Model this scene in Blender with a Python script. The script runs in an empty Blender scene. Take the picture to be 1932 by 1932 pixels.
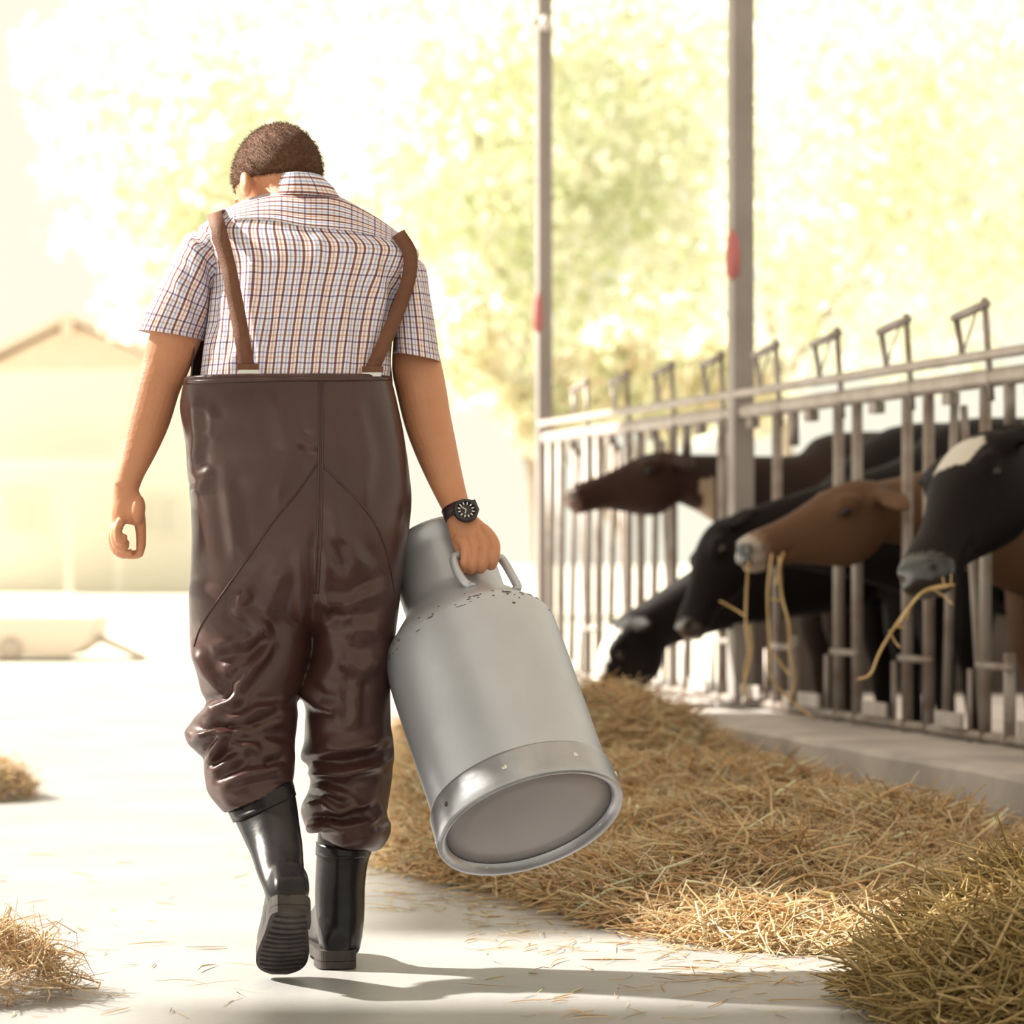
import bpy, math, random
import numpy as np
from mathutils import Vector, Matrix, noise
from mathutils.bvhtree import BVHTree

random.seed(7)
RNG = np.random.default_rng(7)
SC = bpy.context.scene
COL = SC.collection

# ------------------------------------------------------------------ camera, sky, sun, exposure
FPX, CX, HZ, CH = 6000.0, 966.0, 1035.0, 0.83      # focal length in px, centre, horizon row, camera height


def P(u, v, Y):
    return Vector(((u - CX) / FPX * Y, Y, CH - (v - HZ) / FPX * Y))


def G(u, v):
    Y = CH * FPX / (v - HZ)
    return Vector(((u - CX) / FPX * Y, Y, 0.0))


cam_data = bpy.data.cameras.new('camera')
cam = bpy.data.objects.new('camera', cam_data)
COL.objects.link(cam)
cam.location = (0, 0, CH)
cam.rotation_euler = (math.pi / 2, 0, 0)
cam_data.sensor_fit = 'HORIZONTAL'
cam_data.sensor_width = 36
cam_data.lens = 36 * FPX / 1932
cam_data.shift_y = (HZ - 966) / 1932
cam_data.clip_end = 400
cam_data.dof.use_dof = True
cam_data.dof.focus_distance = 6.25
cam_data.dof.aperture_fstop = 4.2
SC.camera = cam

world = bpy.data.worlds.new('world')
SC.world = world
world.use_nodes = True
bg = world.node_tree.nodes['Background']
bg.inputs[0].default_value = (1.0, 0.965, 0.79, 1)
bg.inputs[1].default_value = 1.02

sun_data = bpy.data.lights.new('sun', 'SUN')
sun_data.energy = 14.5
sun_data.color = (1.0, 0.93, 0.80)
sun_data.angle = math.radians(2.0)
sun = bpy.data.objects.new('sun', sun_data)
COL.objects.link(sun)
TO_SUN = Vector((-0.73, 0.30, 0.61)).normalized()
sun.rotation_euler = TO_SUN.to_track_quat('Z', 'Y').to_euler()
sun.location = TO_SUN * 30

SC.view_settings.view_transform = 'Standard'
SC.view_settings.look = 'None'
SC.view_settings.exposure = 0.0
SC.view_settings.gamma = 1.0
SC.view_settings.use_curve_mapping = False


# ------------------------------------------------------------------ materials
def new_mat(name):
    m = bpy.data.materials.new(name)
    m.use_nodes = True
    return m, m.node_tree.nodes, m.node_tree.links, m.node_tree.nodes['Principled BSDF']


def mat(name, c, rough=0.6, metal=0.0, c2=None, scale=8.0, bump=0.0, bscale=40.0, spec=0.5, coat=0.0,
        detail=4.0, thr=(0.35, 0.65), coord='Object', stretch=(1, 1, 1), trans=0.0, sss=0.0):
    m, N, L, B = new_mat(name)
    B.inputs['Base Color'].default_value = (*c, 1)
    B.inputs['Roughness'].default_value = rough
    B.inputs['Metallic'].default_value = metal
    B.inputs['Specular IOR Level'].default_value = spec
    B.inputs['Coat Weight'].default_value = coat
    tc = N.new('ShaderNodeTexCoord')
    mp = N.new('ShaderNodeMapping')
    mp.inputs['Scale'].default_value = stretch
    L.new(tc.outputs[coord], mp.inputs[0])
    if c2 is not None:
        nz = N.new('ShaderNodeTexNoise')
        nz.inputs['Scale'].default_value = scale
        nz.inputs['Detail'].default_value = detail
        L.new(mp.outputs[0], nz.inputs['Vector'])
        rp = N.new('ShaderNodeValToRGB')
        rp.color_ramp.elements[0].position = thr[0]
        rp.color_ramp.elements[1].position = thr[1]
        rp.color_ramp.elements[0].color = (*c, 1)
        rp.color_ramp.elements[1].color = (*c2, 1)
        L.new(nz.outputs[0], rp.inputs[0])
        L.new(rp.outputs[0], B.inputs['Base Color'])
    if bump > 0:
        nb = N.new('ShaderNodeTexNoise')
        nb.inputs['Scale'].default_value = bscale
        nb.inputs['Detail'].default_value = 5
        L.new(mp.outputs[0], nb.inputs['Vector'])
        bp = N.new('ShaderNodeBump')
        bp.inputs['Strength'].default_value = bump
        bp.inputs['Distance'].default_value = 0.02
        L.new(nb.outputs[0], bp.inputs['Height'])
        L.new(bp.outputs[0], B.inputs['Normal'])
    if sss > 0:
        B.inputs['Subsurface Weight'].default_value = sss
        B.inputs['Subsurface Radius'].default_value = (0.012, 0.005, 0.003)
        B.inputs['Subsurface Scale'].default_value = 1.0
    if trans > 0:
        tr = N.new('ShaderNodeBsdfTranslucent')
        mx = N.new('ShaderNodeMixShader')
        mx.inputs[0].default_value = trans
        out = N['Material Output']
        L.new(B.outputs[0], mx.inputs[1])
        L.new(tr.outputs[0], mx.inputs[2])
        L.new(mx.outputs[0], out.inputs[0])
        src = B.inputs['Base Color'].links
        if src:
            L.new(src[0].from_socket, tr.inputs[0])
        else:
            tr.inputs[0].default_value = (*c, 1)
    return m


def attr_mat(name, rough=0.6, spec=0.4, trans=0.0, bump=0.0, bscale=60, wet=False):
    """colour comes from the mesh's own 'Col' attribute (coat patches, straw tints)"""
    m, N, L, B = new_mat(name)
    a = N.new('ShaderNodeAttribute')
    a.attribute_name = 'Col'
    L.new(a.outputs['Color'], B.inputs['Base Color'])
    B.inputs['Roughness'].default_value = rough
    B.inputs['Specular IOR Level'].default_value = spec
    if wet:
        mr = N.new('ShaderNodeMapRange')
        mr.inputs['To Min'].default_value = 0.18
        mr.inputs['To Max'].default_value = rough
        L.new(a.outputs['Alpha'], mr.inputs['Value'])
        L.new(mr.outputs[0], B.inputs['Roughness'])
        ms = N.new('ShaderNodeMapRange')
        ms.inputs['To Min'].default_value = 0.7
        ms.inputs['To Max'].default_value = spec
        L.new(a.outputs['Alpha'], ms.inputs['Value'])
        L.new(ms.outputs[0], B.inputs['Specular IOR Level'])
    if bump > 0:
        tc = N.new('ShaderNodeTexCoord')
        nb = N.new('ShaderNodeTexNoise')
        nb.inputs['Scale'].default_value = bscale
        nb.inputs['Detail'].default_value = 6
        L.new(tc.outputs['Object'], nb.inputs['Vector'])
        bp = N.new('ShaderNodeBump')
        bp.inputs['Strength'].default_value = bump
        bp.inputs['Distance'].default_value = 0.01
        L.new(nb.outputs[0], bp.inputs['Height'])
        L.new(bp.outputs[0], B.inputs['Normal'])
    if trans > 0:
        tr = N.new('ShaderNodeBsdfTranslucent')
        mx = N.new('ShaderNodeMixShader')
        mx.inputs[0].default_value = trans
        L.new(a.outputs['Color'], tr.inputs[0])
        L.new(B.outputs[0], mx.inputs[1])
        L.new(tr.outputs[0], mx.inputs[2])
        L.new(mx.outputs[0], N['Material Output'].inputs[0])
    return m


def plaid_mat(name, horiz=False):
    """woven check: stripe sets along U and V of the cloth (UV in metres)"""
    m, N, L, B = new_mat(name)
    uv = N.new('ShaderNodeUVMap')
    sp = N.new('ShaderNodeSeparateXYZ')
    L.new(uv.outputs[0], sp.inputs[0])

    def stripes(sock, period, bands):
        d = N.new('ShaderNodeMath'); d.operation = 'DIVIDE'; d.inputs[1].default_value = period
        L.new(sock, d.inputs[0])
        f = N.new('ShaderNodeMath'); f.operation = 'FRACT'
        L.new(d.outputs[0], f.inputs[0])
        r = N.new('ShaderNodeValToRGB')
        r.color_ramp.interpolation = 'CONSTANT'
        e = r.color_ramp.elements
        e[0].position = 0; e[0].color = (1, 1, 1, 1)
        e.remove(e[1])
        for a, b, c in bands:
            x = e.new(a); x.color = (*c, 1)
            x = e.new(b); x.color = (1, 1, 1, 1)
        L.new(f.outputs[0], r.inputs[0])
        return r.outputs[0]
    brown = (0.30, 0.13, 0.11); org = (0.82, 0.55, 0.38); blue = (0.52, 0.62, 0.85); navy = (0.42, 0.37, 0.48)
    su, sv = (sp.outputs[1], sp.outputs[0]) if horiz else (sp.outputs[0], sp.outputs[1])
    a = stripes(su, 0.047, [(0.03, 0.13, brown), (0.20, 0.27, org), (0.36, 0.45, brown), (0.53, 0.60, blue), (0.70, 0.79, (0.36, 0.2, 0.18)), (0.88, 0.95, blue)])
    b = stripes(sv, 0.046, [(0.04, 0.11, navy), (0.30, 0.37, (0.80, 0.66, 0.55)), (0.52, 0.59, (0.60, 0.55, 0.62)), (0.77, 0.83, (0.80, 0.72, 0.66))])
    mx = N.new('ShaderNodeMix'); mx.data_type = 'RGBA'; mx.blend_type = 'MULTIPLY'; mx.inputs[0].default_value = 1
    L.new(a, mx.inputs[6]); L.new(b, mx.inputs[7])
    m2 = N.new('ShaderNodeMix'); m2.data_type = 'RGBA'; m2.blend_type = 'MULTIPLY'; m2.inputs[0].default_value = 1
    L.new(mx.outputs[2], m2.inputs[6]); m2.inputs[7].default_value = (0.80, 0.785, 0.88, 1)
    L.new(m2.outputs[2], B.inputs['Base Color'])
    B.inputs['Roughness'].default_value = 0.85
    B.inputs['Specular IOR Level'].default_value = 0.2
    return m


M = dict(
    concrete=mat('concrete', (0.27, 0.27, 0.28), 0.5, c2=(0.37, 0.36, 0.355), scale=1.9, bump=0.12, bscale=22, detail=9, thr=(0.3, 0.7)),
    yard=mat('yard_dirt', (0.66, 0.62, 0.54), 0.9, c2=(0.74, 0.70, 0.6), scale=0.6),
    curb=mat('curb_concrete', (0.34, 0.31, 0.31), 0.75, c2=(0.55, 0.51, 0.49), scale=3.5, bump=0.4, bscale=14, detail=8, thr=(0.35, 0.65), stretch=(1, 1, 0.5)),
    roof=mat('shade_sheet', (0.22, 0.2, 0.19), 0.7),  # dark sheet of the unseen shade panels added over the aisle
    paleroof=mat('pale_roof_sheet', (0.74, 0.70, 0.66), 0.7, trans=0.45),  # pale and translucent so the barn roof adds soft fill below
    fill_panel=mat('translucent_fill_sheet', (0.80, 0.76, 0.68), 0.6, trans=0.8),  # added panel, spreads the sun as soft fill over the straw
    pipe=mat('dull_galvanised', (0.34, 0.30, 0.28), 0.5, 0.35, c2=(0.22, 0.16, 0.13), scale=9, thr=(0.45, 0.7)),
    post=mat('painted_steel', (0.30, 0.265, 0.25), 0.55, 0.2, c2=(0.36, 0.32, 0.31), scale=3),
    plate=mat('white_plate', (0.50, 0.46, 0.45), 0.5, c2=(0.36, 0.31, 0.29), scale=14),
    redtape=mat('red_tape', (0.55, 0.18, 0.18), 0.6),
    darkfill=mat('dark_fill', (0.055, 0.04, 0.036), 0.9, c2=(0.09, 0.07, 0.06), scale=2),
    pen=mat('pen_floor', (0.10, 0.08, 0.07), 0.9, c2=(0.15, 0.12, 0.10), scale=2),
    lamp=mat('lamp_white', (0.75, 0.70, 0.68), 0.4),
    skin=mat('skin', (0.52, 0.235, 0.125), 0.5, c2=(0.58, 0.27, 0.15), scale=14, bump=0.08, bscale=90, sss=0.15),
    hair=mat('flare_brown_hair', (0.17, 0.068, 0.030), 0.75, c2=(0.26, 0.115, 0.06), scale=160, bump=0.9, bscale=420, thr=(0.42, 0.62)),  # brown stands in for warm flare over black hair
    plaid=plaid_mat('plaid_cotton'),
    plaidh=plaid_mat('plaid_cotton_yoke', True),
    wader=mat('flare_brown_pvc', (0.050, 0.021, 0.019), 0.30, c2=(0.062, 0.028, 0.025), scale=5, spec=0.42, bump=0.10, bscale=9),  # warm flare tint put into the colour of dark PVC
    rubber=mat('black_rubber', (0.011, 0.010, 0.013), 0.24, c2=(0.024, 0.02, 0.021), scale=12, spec=0.28, thr=(0.45, 0.75), bump=0.06, bscale=18),
    sole=mat('dusty_sole', (0.022, 0.018, 0.018), 0.7, c2=(0.06, 0.047, 0.042), scale=22),
    strap=mat('flare_brown_webbing', (0.135, 0.052, 0.026), 0.75, c2=(0.155, 0.062, 0.034), scale=60, bump=0.15, bscale=300),  # brown carries the flare that lifts a black strap
    buckle=mat('buckle_metal', (0.6, 0.57, 0.55), 0.3, 0.9),
    watch=mat('watch_black', (0.02, 0.017, 0.02), 0.35),
    wstrap=mat('watch_strap', (0.035, 0.014, 0.018), 0.5),
    white=mat('white_mark', (0.8, 0.8, 0.8), 0.4),
    alu=mat('worn_aluminium', (0.54, 0.56, 0.62), 0.40, 0.5, c2=(0.46, 0.48, 0.54), scale=7, bump=0.05, bscale=30, thr=(0.3, 0.75)),
    aluband=mat('band_aluminium', (0.45, 0.46, 0.50), 0.34, 0.7, c2=(0.36, 0.37, 0.41), scale=12, bump=0.05, bscale=40),
    alubase=mat('base_aluminium', (0.36, 0.33, 0.345), 0.5, 0.4, c2=(0.32, 0.30, 0.315), scale=5),
    rivet=mat('bright_rivet', (0.7, 0.68, 0.66), 0.25, 0.9),
    hole=mat('dark_hole', (0.07, 0.06, 0.06), 0.8),
    dent=mat('dark_scuff', (0.10, 0.09, 0.09), 0.6),
    straw=attr_mat('straw', 0.6, 0.3, trans=0.25),
    mound=mat('straw_mat', (0.42, 0.27, 0.13), 0.9, c2=(0.58, 0.40, 0.21), scale=30, bump=0.8, bscale=70),
    coat=attr_mat('cow_coat', 0.6, 0.14, bump=0.15, bscale=120, wet=True),
    eye=mat('cow_eye', (0.012, 0.008, 0.007), 0.08),
    leaf=attr_mat('leaf', 0.5, 0.3, trans=0.72),
    bark=mat('bark', (0.30, 0.24, 0.18), 0.9, c2=(0.42, 0.34, 0.27), scale=10, bump=0.5, bscale=20),
    housewall=mat('house_wall', (0.82, 0.78, 0.68), 0.8),  # house and trailer colours paled to carry the overexposed glare
    houseroof=mat('house_roof', (0.75, 0.62, 0.51), 0.8, c2=(0.72, 0.59, 0.48), scale=4),
    houseglass=mat('house_glass', (0.66, 0.63, 0.55), 0.3),
    cart=mat('cart_paint', (0.74, 0.63, 0.53), 0.6),
    tyre=mat('tyre', (0.5, 0.42, 0.36), 0.8),
)


# ------------------------------------------------------------------ mesh helpers
def tag(o, label=None, cat=None, group=None, kind=None):
    if label: o['label'] = label
    if cat: o['category'] = cat
    if group: o['group'] = group
    if kind: o['kind'] = kind
    return o


def empty(name, loc=(0, 0, 0), parent=None):
    o = bpy.data.objects.new(name, None)
    o.empty_display_size = 0.1
    COL.objects.link(o)
    o.location = loc
    if parent: o.parent = parent
    return o


def link(name, me, material, parent=None, smooth=True):
    """me holds world coordinates; keep them whatever the parent"""
    if material is not None and not me.materials:
        me.materials.append(material)
    if smooth:
        me.polygons.foreach_set('use_smooth', np.ones(len(me.polygons), bool))
    o = bpy.data.objects.new(name, me)
    COL.objects.link(o)
    if parent is not None:
        o.parent = parent
        w = Matrix.Identity(4)
        p = parent
        while p is not None:
            w = p.matrix_basis.copy() @ (p.matrix_parent_inverse.copy() @ w if False else w)
            p = p.parent
        # all parents here are unrotated empties or identity meshes
        t = Vector((0, 0, 0)); p = parent
        while p is not None:
            t += p.location; p = p.parent
        o.location = -t
    return o


class MB:
    def __init__(s):
        s.v = []; s.f = []; s.uv = {}

    def add(s, vs, fs):
        o = len(s.v)
        s.v.extend([tuple(x) for x in vs])
        s.f.extend([tuple(i + o for i in f) for f in fs])
        return s

    def box(s, c, h, R=None):
        c = Vector(c)
        vs = []
        for i in range(8):
            p = Vector(((-1 if i & 1 == 0 else 1) * h[0], (-1 if i & 2 == 0 else 1) * h[1], (-1 if i & 4 == 0 else 1) * h[2]))
            if R is not None: p = R @ p
            vs.append(c + p)
        return s.add(vs, [(0, 2, 3, 1), (4, 5, 7, 6), (0, 1, 5, 4), (2, 6, 7, 3), (0, 4, 6, 2), (1, 3, 7, 5)])

    def tube(s, pts, rad, n=8, rb=None, ref=None, caps=True):
        pts = [Vector(p) for p in pts]
        if not hasattr(rad, '__len__'): rad = [rad] * len(pts)
        if rb is None: rb = rad
        elif not hasattr(rb, '__len__'): rb = [rb] * len(pts)
        ref = Vector(ref) if ref is not None else None
        vs = []; fs = []
        a = None
        for i, p in enumerate(pts):
            t = (pts[min(i + 1, len(pts) - 1)] - pts[max(i - 1, 0)]).normalized()
            if a is None:
                r = ref if ref is not None else (Vector((0, 1, 0)) if abs(t.y) < 0.9 else Vector((1, 0, 0)))
                b = (r - t * r.dot(t)).normalized()
            else:
                b = (b - t * b.dot(t)).normalized()
            a = t.cross(b).normalized()
            for k in range(n):
                th = 2 * math.pi * k / n
                vs.append(p + a * (math.cos(th) * rad[i]) + b * (math.sin(th) * rb[i]))
        for i in range(len(pts) - 1):
            for k in range(n):
                k2 = (k + 1) % n
                fs.append((i * n + k, i * n + k2, (i + 1) * n + k2, (i + 1) * n + k))
        if caps:
            fs.append(tuple(range(n))[::-1])
            fs.append(tuple((len(pts) - 1) * n + k for k in range(n)))
        return s.add(vs, fs)

    def ellipsoid(s, c, ax, ay, az, nu=24, nv=14):
        c = Vector(c); ax = Vector(ax); ay = Vector(ay); az = Vector(az)
        vs = [c + az]; fs = []
        for j in range(1, nv):
            ph = math.pi * j / nv
            for k in range(nu):
                th = 2 * math.pi * k / nu
                vs.append(c + ax * (math.sin(ph) * math.cos(th)) + ay * (math.sin(ph) * math.sin(th)) + az * math.cos(ph))
        vs.append(c - az)
        for k in range(nu):
            k2 = (k + 1) % nu
            fs.append((0, 1 + k, 1 + k2))
            for j in range(nv - 2):
                a = 1 + j * nu
                fs.append((a + k, a + nu + k, a + nu + k2, a + k2))
            a = 1 + (nv - 2) * nu
            fs.append((a + k, len(vs) - 1, a + k2))
        return s.add(vs, fs)

    def lathe(s, origin, axis, prof, n=48, cap=True):
        """prof: list of (t along axis, radius)"""
        o = Vector(origin); ax = Vector(axis).normalized()
        r = Vector((0, 1, 0)) if abs(ax.y) < 0.9 else Vector((1, 0, 0))
        a = ax.cross(r).normalized(); b = ax.cross(a).normalized()
        vs = []; fs = []
        for t, rr in prof:
            for k in range(n):
                th = 2 * math.pi * k / n
                vs.append(o + ax * t + a * (rr * math.cos(th)) + b * (rr * math.sin(th)))
        for i in range(len(prof) - 1):
            for k in range(n):
                k2 = (k + 1) % n
                fs.append((i * n + k, i * n + k2, (i + 1) * n + k2, (i + 1) * n + k))
        if cap:
            fs.append(tuple(range(n))[::-1]); fs.append(tuple((len(prof) - 1) * n + k for k in range(n)))
        return s.add(vs, fs)

    def mesh(s, name):
        me = bpy.data.meshes.new(name)
        me.from_pydata(s.v, [], s.f)
        me.update()
        return me

    def build(s, name, material, parent=None, smooth=True):
        return link(name, s.mesh(name), material, parent, smooth)


def fix_normals(me):
    import bmesh
    bm = bmesh.new(); bm.from_mesh(me)
    bmesh.ops.recalc_face_normals(bm, faces=bm.faces)
    bm.to_mesh(me); bm.free()
    return me


def remesh(mb, voxel, smooth=2, factor=0.5):
    """union of overlapping closed shells into one continuous skin"""
    me = fix_normals(mb.mesh('tmp'))
    o = bpy.data.objects.new('tmp', me)
    COL.objects.link(o)
    r = o.modifiers.new('r', 'REMESH'); r.mode = 'VOXEL'; r.voxel_size = voxel
    if smooth:
        sm = o.modifiers.new('s', 'SMOOTH'); sm.factor = factor; sm.iterations = smooth
    dg = bpy.context.evaluated_depsgraph_get()
    dg.update()
    ev = o.evaluated_get(dg)
    out = bpy.data.meshes.new_from_object(ev)
    bpy.data.objects.remove(o)
    bpy.data.meshes.remove(me)
    return out


def catmull(A, per):
    A = np.asarray(A, float)
    out = []
    n = len(A)
    for i in range(n - 1):
        p0 = A[max(i - 1, 0)]; p1 = A[i]; p2 = A[i + 1]; p3 = A[min(i + 2, n - 1)]
        for k in range(per):
            t = k / per
            out.append(0.5 * ((2 * p1) + (-p0 + p2) * t + (2 * p0 - 5 * p1 + 4 * p2 - p3) * t * t + (-p0 + 3 * p1 - 3 * p2 + p3) * t ** 3))
    out.append(A[-1])
    return np.array(out)


def S(L_, R_, Y, dh, pw=2.0, YR=None, bt=0.0):
    """one slice of a limb or garment: its left and right outline points, depth and half thickness"""
    a0 = P(L_[0], L_[1], Y); a1 = P(R_[0], R_[1], YR if YR is not None else Y)
    c = (a0 + a1) / 2; a = (a1 - a0) / 2
    b = Vector((0, 1, bt)); b = (b - a.normalized() * b.dot(a.normalized())).normalized() * dh
    return [*c, *a, *b, pw]


def loft(secs, n=96, per=6, uv=False, cap=True):
    Q = catmull(secs, per)
    th = math.pi / 2 + np.linspace(0, 2 * math.pi, n, endpoint=False)
    vs = []
    for q in Q:
        c, a, b, pw = q[0:3], q[3:6], q[6:9], q[9]
        ct, st = np.cos(th), np.sin(th)
        x = np.sign(ct) * np.abs(ct) ** (2 / pw); y = np.sign(st) * np.abs(st) ** (2 / pw)
        vs.append(c + x[:, None] * a + y[:, None] * b)
    V = np.array(vs)
    m = len(Q)
    fs = []
    for i in range(m - 1):
        for k in range(n):
            k2 = (k + 1) % n
            fs.append((i * n + k, i * n + k2, (i + 1) * n + k2, (i + 1) * n + k))
    if cap:
        fs.append(tuple(range(n))[::-1]); fs.append(tuple((m - 1) * n + k for k in range(n)))
    return V.reshape(-1, 3), fs, m


def noise3(co, scale, seed=0.0):
    return np.array([noise.noise(Vector((x * scale + seed, y * scale - seed, z * scale + 2 * seed))) for x, y, z in co])


def get_co(me):
    a = np.empty(len(me.vertices) * 3); me.vertices.foreach_get('co', a); return a.reshape(-1, 3)


def get_no(me):
    a = np.empty(len(me.vertices) * 3); me.vertices.foreach_get('normal', a); return a.reshape(-1, 3)


def set_co(me, co):
    me.vertices.foreach_set('co', np.asarray(co, float).ravel()); me.update()


def to_px(co):
    return np.stack([CX + co[:, 0] / co[:, 1] * FPX, HZ - (co[:, 2] - CH) / co[:, 1] * FPX], 1)


def creases(me, lines, back=0.35):
    """folds pressed into the cloth, each along its own run: (points, height in m, half width in px)"""
    co = get_co(me); no = get_no(me); px = to_px(co)
    facing = np.clip(-no[:, 1] * 1.6 + back, 0, 1)
    d = np.zeros(len(co))
    for pts, amp, w in lines:
        pts = np.array(pts, float)
        best = np.full(len(co), 1e9); tap = np.zeros(len(co))
        seg = np.linalg.norm(np.diff(pts, axis=0), axis=1); tot = seg.sum(); acc = 0
        for i in range(len(pts) - 1):
            a, b = pts[i], pts[i + 1]; ab = b - a
            t = np.clip(((px - a) @ ab) / (ab @ ab), 0, 1)
            q = a + t[:, None] * ab
            dd = np.linalg.norm(px - q, axis=1)
            k = dd < best
            best[k] = dd[k]; tap[k] = (acc + t[k] * seg[i]) / tot
            acc += seg[i]
        e = np.clip(np.minimum(tap, 1 - tap) * 5 + 0.15, 0, 1)
        d += amp * np.exp(-(best / w) ** 2) * e
        d -= 0.45 * amp * np.exp(-((best - 2.0 * w) / (0.9 * w)) ** 2) * e
    set_co(me, co + no * (d * facing)[:, None])


def set_col(me, cols):
    at = me.color_attributes.new('Col', 'FLOAT_COLOR', 'POINT')
    at.data.foreach_set('color', np.asarray(cols, np.float32).ravel())


# ------------------------------------------------------------------ the setting
PHI = math.atan((CX + 500) / FPX)
FD = Vector((-math.sin(PHI), math.cos(PHI), 0))     # along the feed fence, away from the camera
FN = Vector((-math.cos(PHI), -math.sin(PHI), 0))    # from the fence out to the aisle
F0 = Vector((1.594, 9.90, 0))


def F(t, off=0.0, z=0.0):
    p = F0 + FD * t + FN * off
    return Vector((p.x, p.y, z))


def t_at(u):                                        # where the fence line passes image column u
    k = (u - CX) / FPX
    return (F0.x - k * F0.y) / (k * FD.y - FD.x)


def struct(o):
    o['kind'] = 'structure'
    return o


struct(MB().add([(-9, 2.5, 0), (7, 2.5, 0), (7, 20, 0), (-9, 20, 0), (-9, 2.5, -0.15), (7, 2.5, -0.15), (7, 20, -0.15), (-9, 20, -0.15)],
                [(0, 1, 2, 3), (4, 7, 6, 5), (0, 4, 5, 1), (1, 5, 6, 2), (2, 6, 7, 3), (3, 7, 4, 0)]).build('floor', M['concrete'], smooth=False))
struct(MB().box((0, 75, -0.11), (120, 80, 0.1)).build('ground', M['yard'], smooth=False))

# pen floor behind the curb
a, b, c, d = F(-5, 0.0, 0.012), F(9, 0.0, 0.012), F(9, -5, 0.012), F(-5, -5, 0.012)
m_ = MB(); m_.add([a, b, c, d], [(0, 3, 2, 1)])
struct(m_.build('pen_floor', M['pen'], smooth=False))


def curb(t0, t1, name):
    prof = [(0.45, 0.0), (0.455, 0.10), (0.45, 0.185), (0.435, 0.20), (0.2, 0.205), (-0.10, 0.203), (-0.14, 0.19), (-0.14, 0.0)]
    n = max(8, int((t1 - t0) / 0.06))
    vs = []; fs = []
    rr = 0.16
    for i in range(n + 1):
        t = t0 + (t1 - t0) * i / n
        e = max(0.0, (t - (t1 - rr)) / rr)
        sh = (1 - math.sqrt(max(0.0, 1 - e * e))) * 0.22
        for (o_, z) in prof:
            w = 0.010 * noise.noise(Vector((t * 3, z * 6, o_ * 3)))
            vs.append(F(t, (o_ - sh if o_ > 0.3 else o_) + (w if o_ > 0.3 else 0), max(0, z + (w * 0.7 if z > 0.15 else 0))))
    k = len(prof)
    for i in range(n):
        for j in range(k):
            j2 = (j + 1) % k
            fs.append((i * k + j, i * k + j2, (i + 1) * k + j2, (i + 1) * k + j))
    fs.append(tuple(range(k))); fs.append(tuple(n * k + j for j in range(k))[::-1])
    mb = MB(); mb.add(vs, fs)
    me = fix_normals(mb.mesh(name))
    return struct(link(name, me, M['curb'], smooth=False))


T_POST1 = t_at(1398); T_POST2 = t_at(1026)
curb(-3.5, T_POST1 - 0.02, 'curb')
curb(T_POST1 + 0.32, T_POST2 + 0.3, 'curb')

# barn roof on its posts: above the frame, it shades the cows
rz = 4.4
p0, p1, p2, p3 = Vector((0.3, -1.5, rz)), Vector((9, -1.5, rz + 1.3)), Vector((9, 15.9, rz + 1.3)), Vector((-3.95, 15.9, rz))
struct(MB().add([p0, p1, p2, p3, p0 + Vector((0, 0, .06)), p1 + Vector((0, 0, .06)), p2 + Vector((0, 0, .06)), p3 + Vector((0, 0, .06))],
                [(0, 3, 2, 1), (4, 5, 6, 7), (0, 1, 5, 4), (1, 2, 6, 5), (2, 3, 7, 6), (3, 0, 4, 7)]).build('unseen_roof', M['paleroof'], smooth=False))
# unseen panels added to shade foreground and straw; the gap keeps the man sunlit


def shade_panel(x0, y0, x1, y1, z, mt_='roof'):
    q = [Vector((x0, y0, z)), Vector((x1, y0, z)), Vector((x1, y1, z)), Vector((x0, y1, z))]
    up_ = Vector((0, 0, .06))
    struct(MB().add(q + [p + up_ for p in q], [(0, 3, 2, 1), (4, 5, 6, 7), (0, 1, 5, 4), (1, 2, 6, 5), (2, 3, 7, 6), (3, 0, 4, 7)]).build('unseen_roof', M[mt_], smooth=False))


shade_panel(-4.45, -1.5, -2.0, 7.68, 4.38)
shade_panel(-5.85, -1.5, -4.45, 7.95, 4.38)
shade_panel(-5.60, 9.0, -2.4, 14.2, 4.38, 'fill_panel')
# low dark wall added to fill the shaded gaps between the bars
struct(MB().box((4.2, 18.2, 0.42), (2.9, 0.08, 0.42)).build('dark_fill_wall', M['darkfill'], smooth=False))


def roof_post(t, half, label, lamp=False):
    r = empty('roof_post', F(t))
    q = Matrix.Rotation(PHI, 3, 'Z')
    base = F(t)
    top = 4.4 + 0.3 * (base.x + 3.5) / 4.5
    m = MB(); m.box((base.x, base.y, top / 2), (half, half, top / 2), q)
    m.build('post_shaft', M['post'], r, smooth=False)
    m = MB(); m.box((base.x, base.y, 0.21), (half * 2, half * 2, 0.008), q)
    m.build('base_plate', M['post'], r, smooth=False)
    c = base + Vector((-half * 0.8, -half * 0.8, 0))
    m = MB(); m.lathe((c.x, c.y, 1.90), (0, 0, 1), [(0, half * .3), (.02, half * .7), (.1, half * .75), (.16, half * .6), (.2, half * .3)], 12)
    tp = m.build('tape_wrap', M['redtape'], r)
    tp['label'] = 'faded red tape wrap'
    if lamp:
        c = P(1028, 48, base.y) + Vector((0, -half - 0.03, 0))
        m = MB(); m.ellipsoid(c, (.028, 0, 0), (0, .028, 0), (0, 0, .04), 14, 10)
        m.build('lamp_bulb', M['lamp'], r)
        m = MB(); m.tube([c + Vector((-.03, 0.02, -.0)), c + Vector((-.055, 0.02, 0.02))], .012, 8)
        m.build('bulb_socket', M['watch'], r)
    tag(r, label, 'post')
    return r


roof_post(T_POST1, 0.042, 'brown-grey steel roof post nearer the camera, rising behind the brown cow')
roof_post(T_POST2, 0.035, 'thin brown-grey steel roof post with small bulb at the far end of the fence', True)

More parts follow.
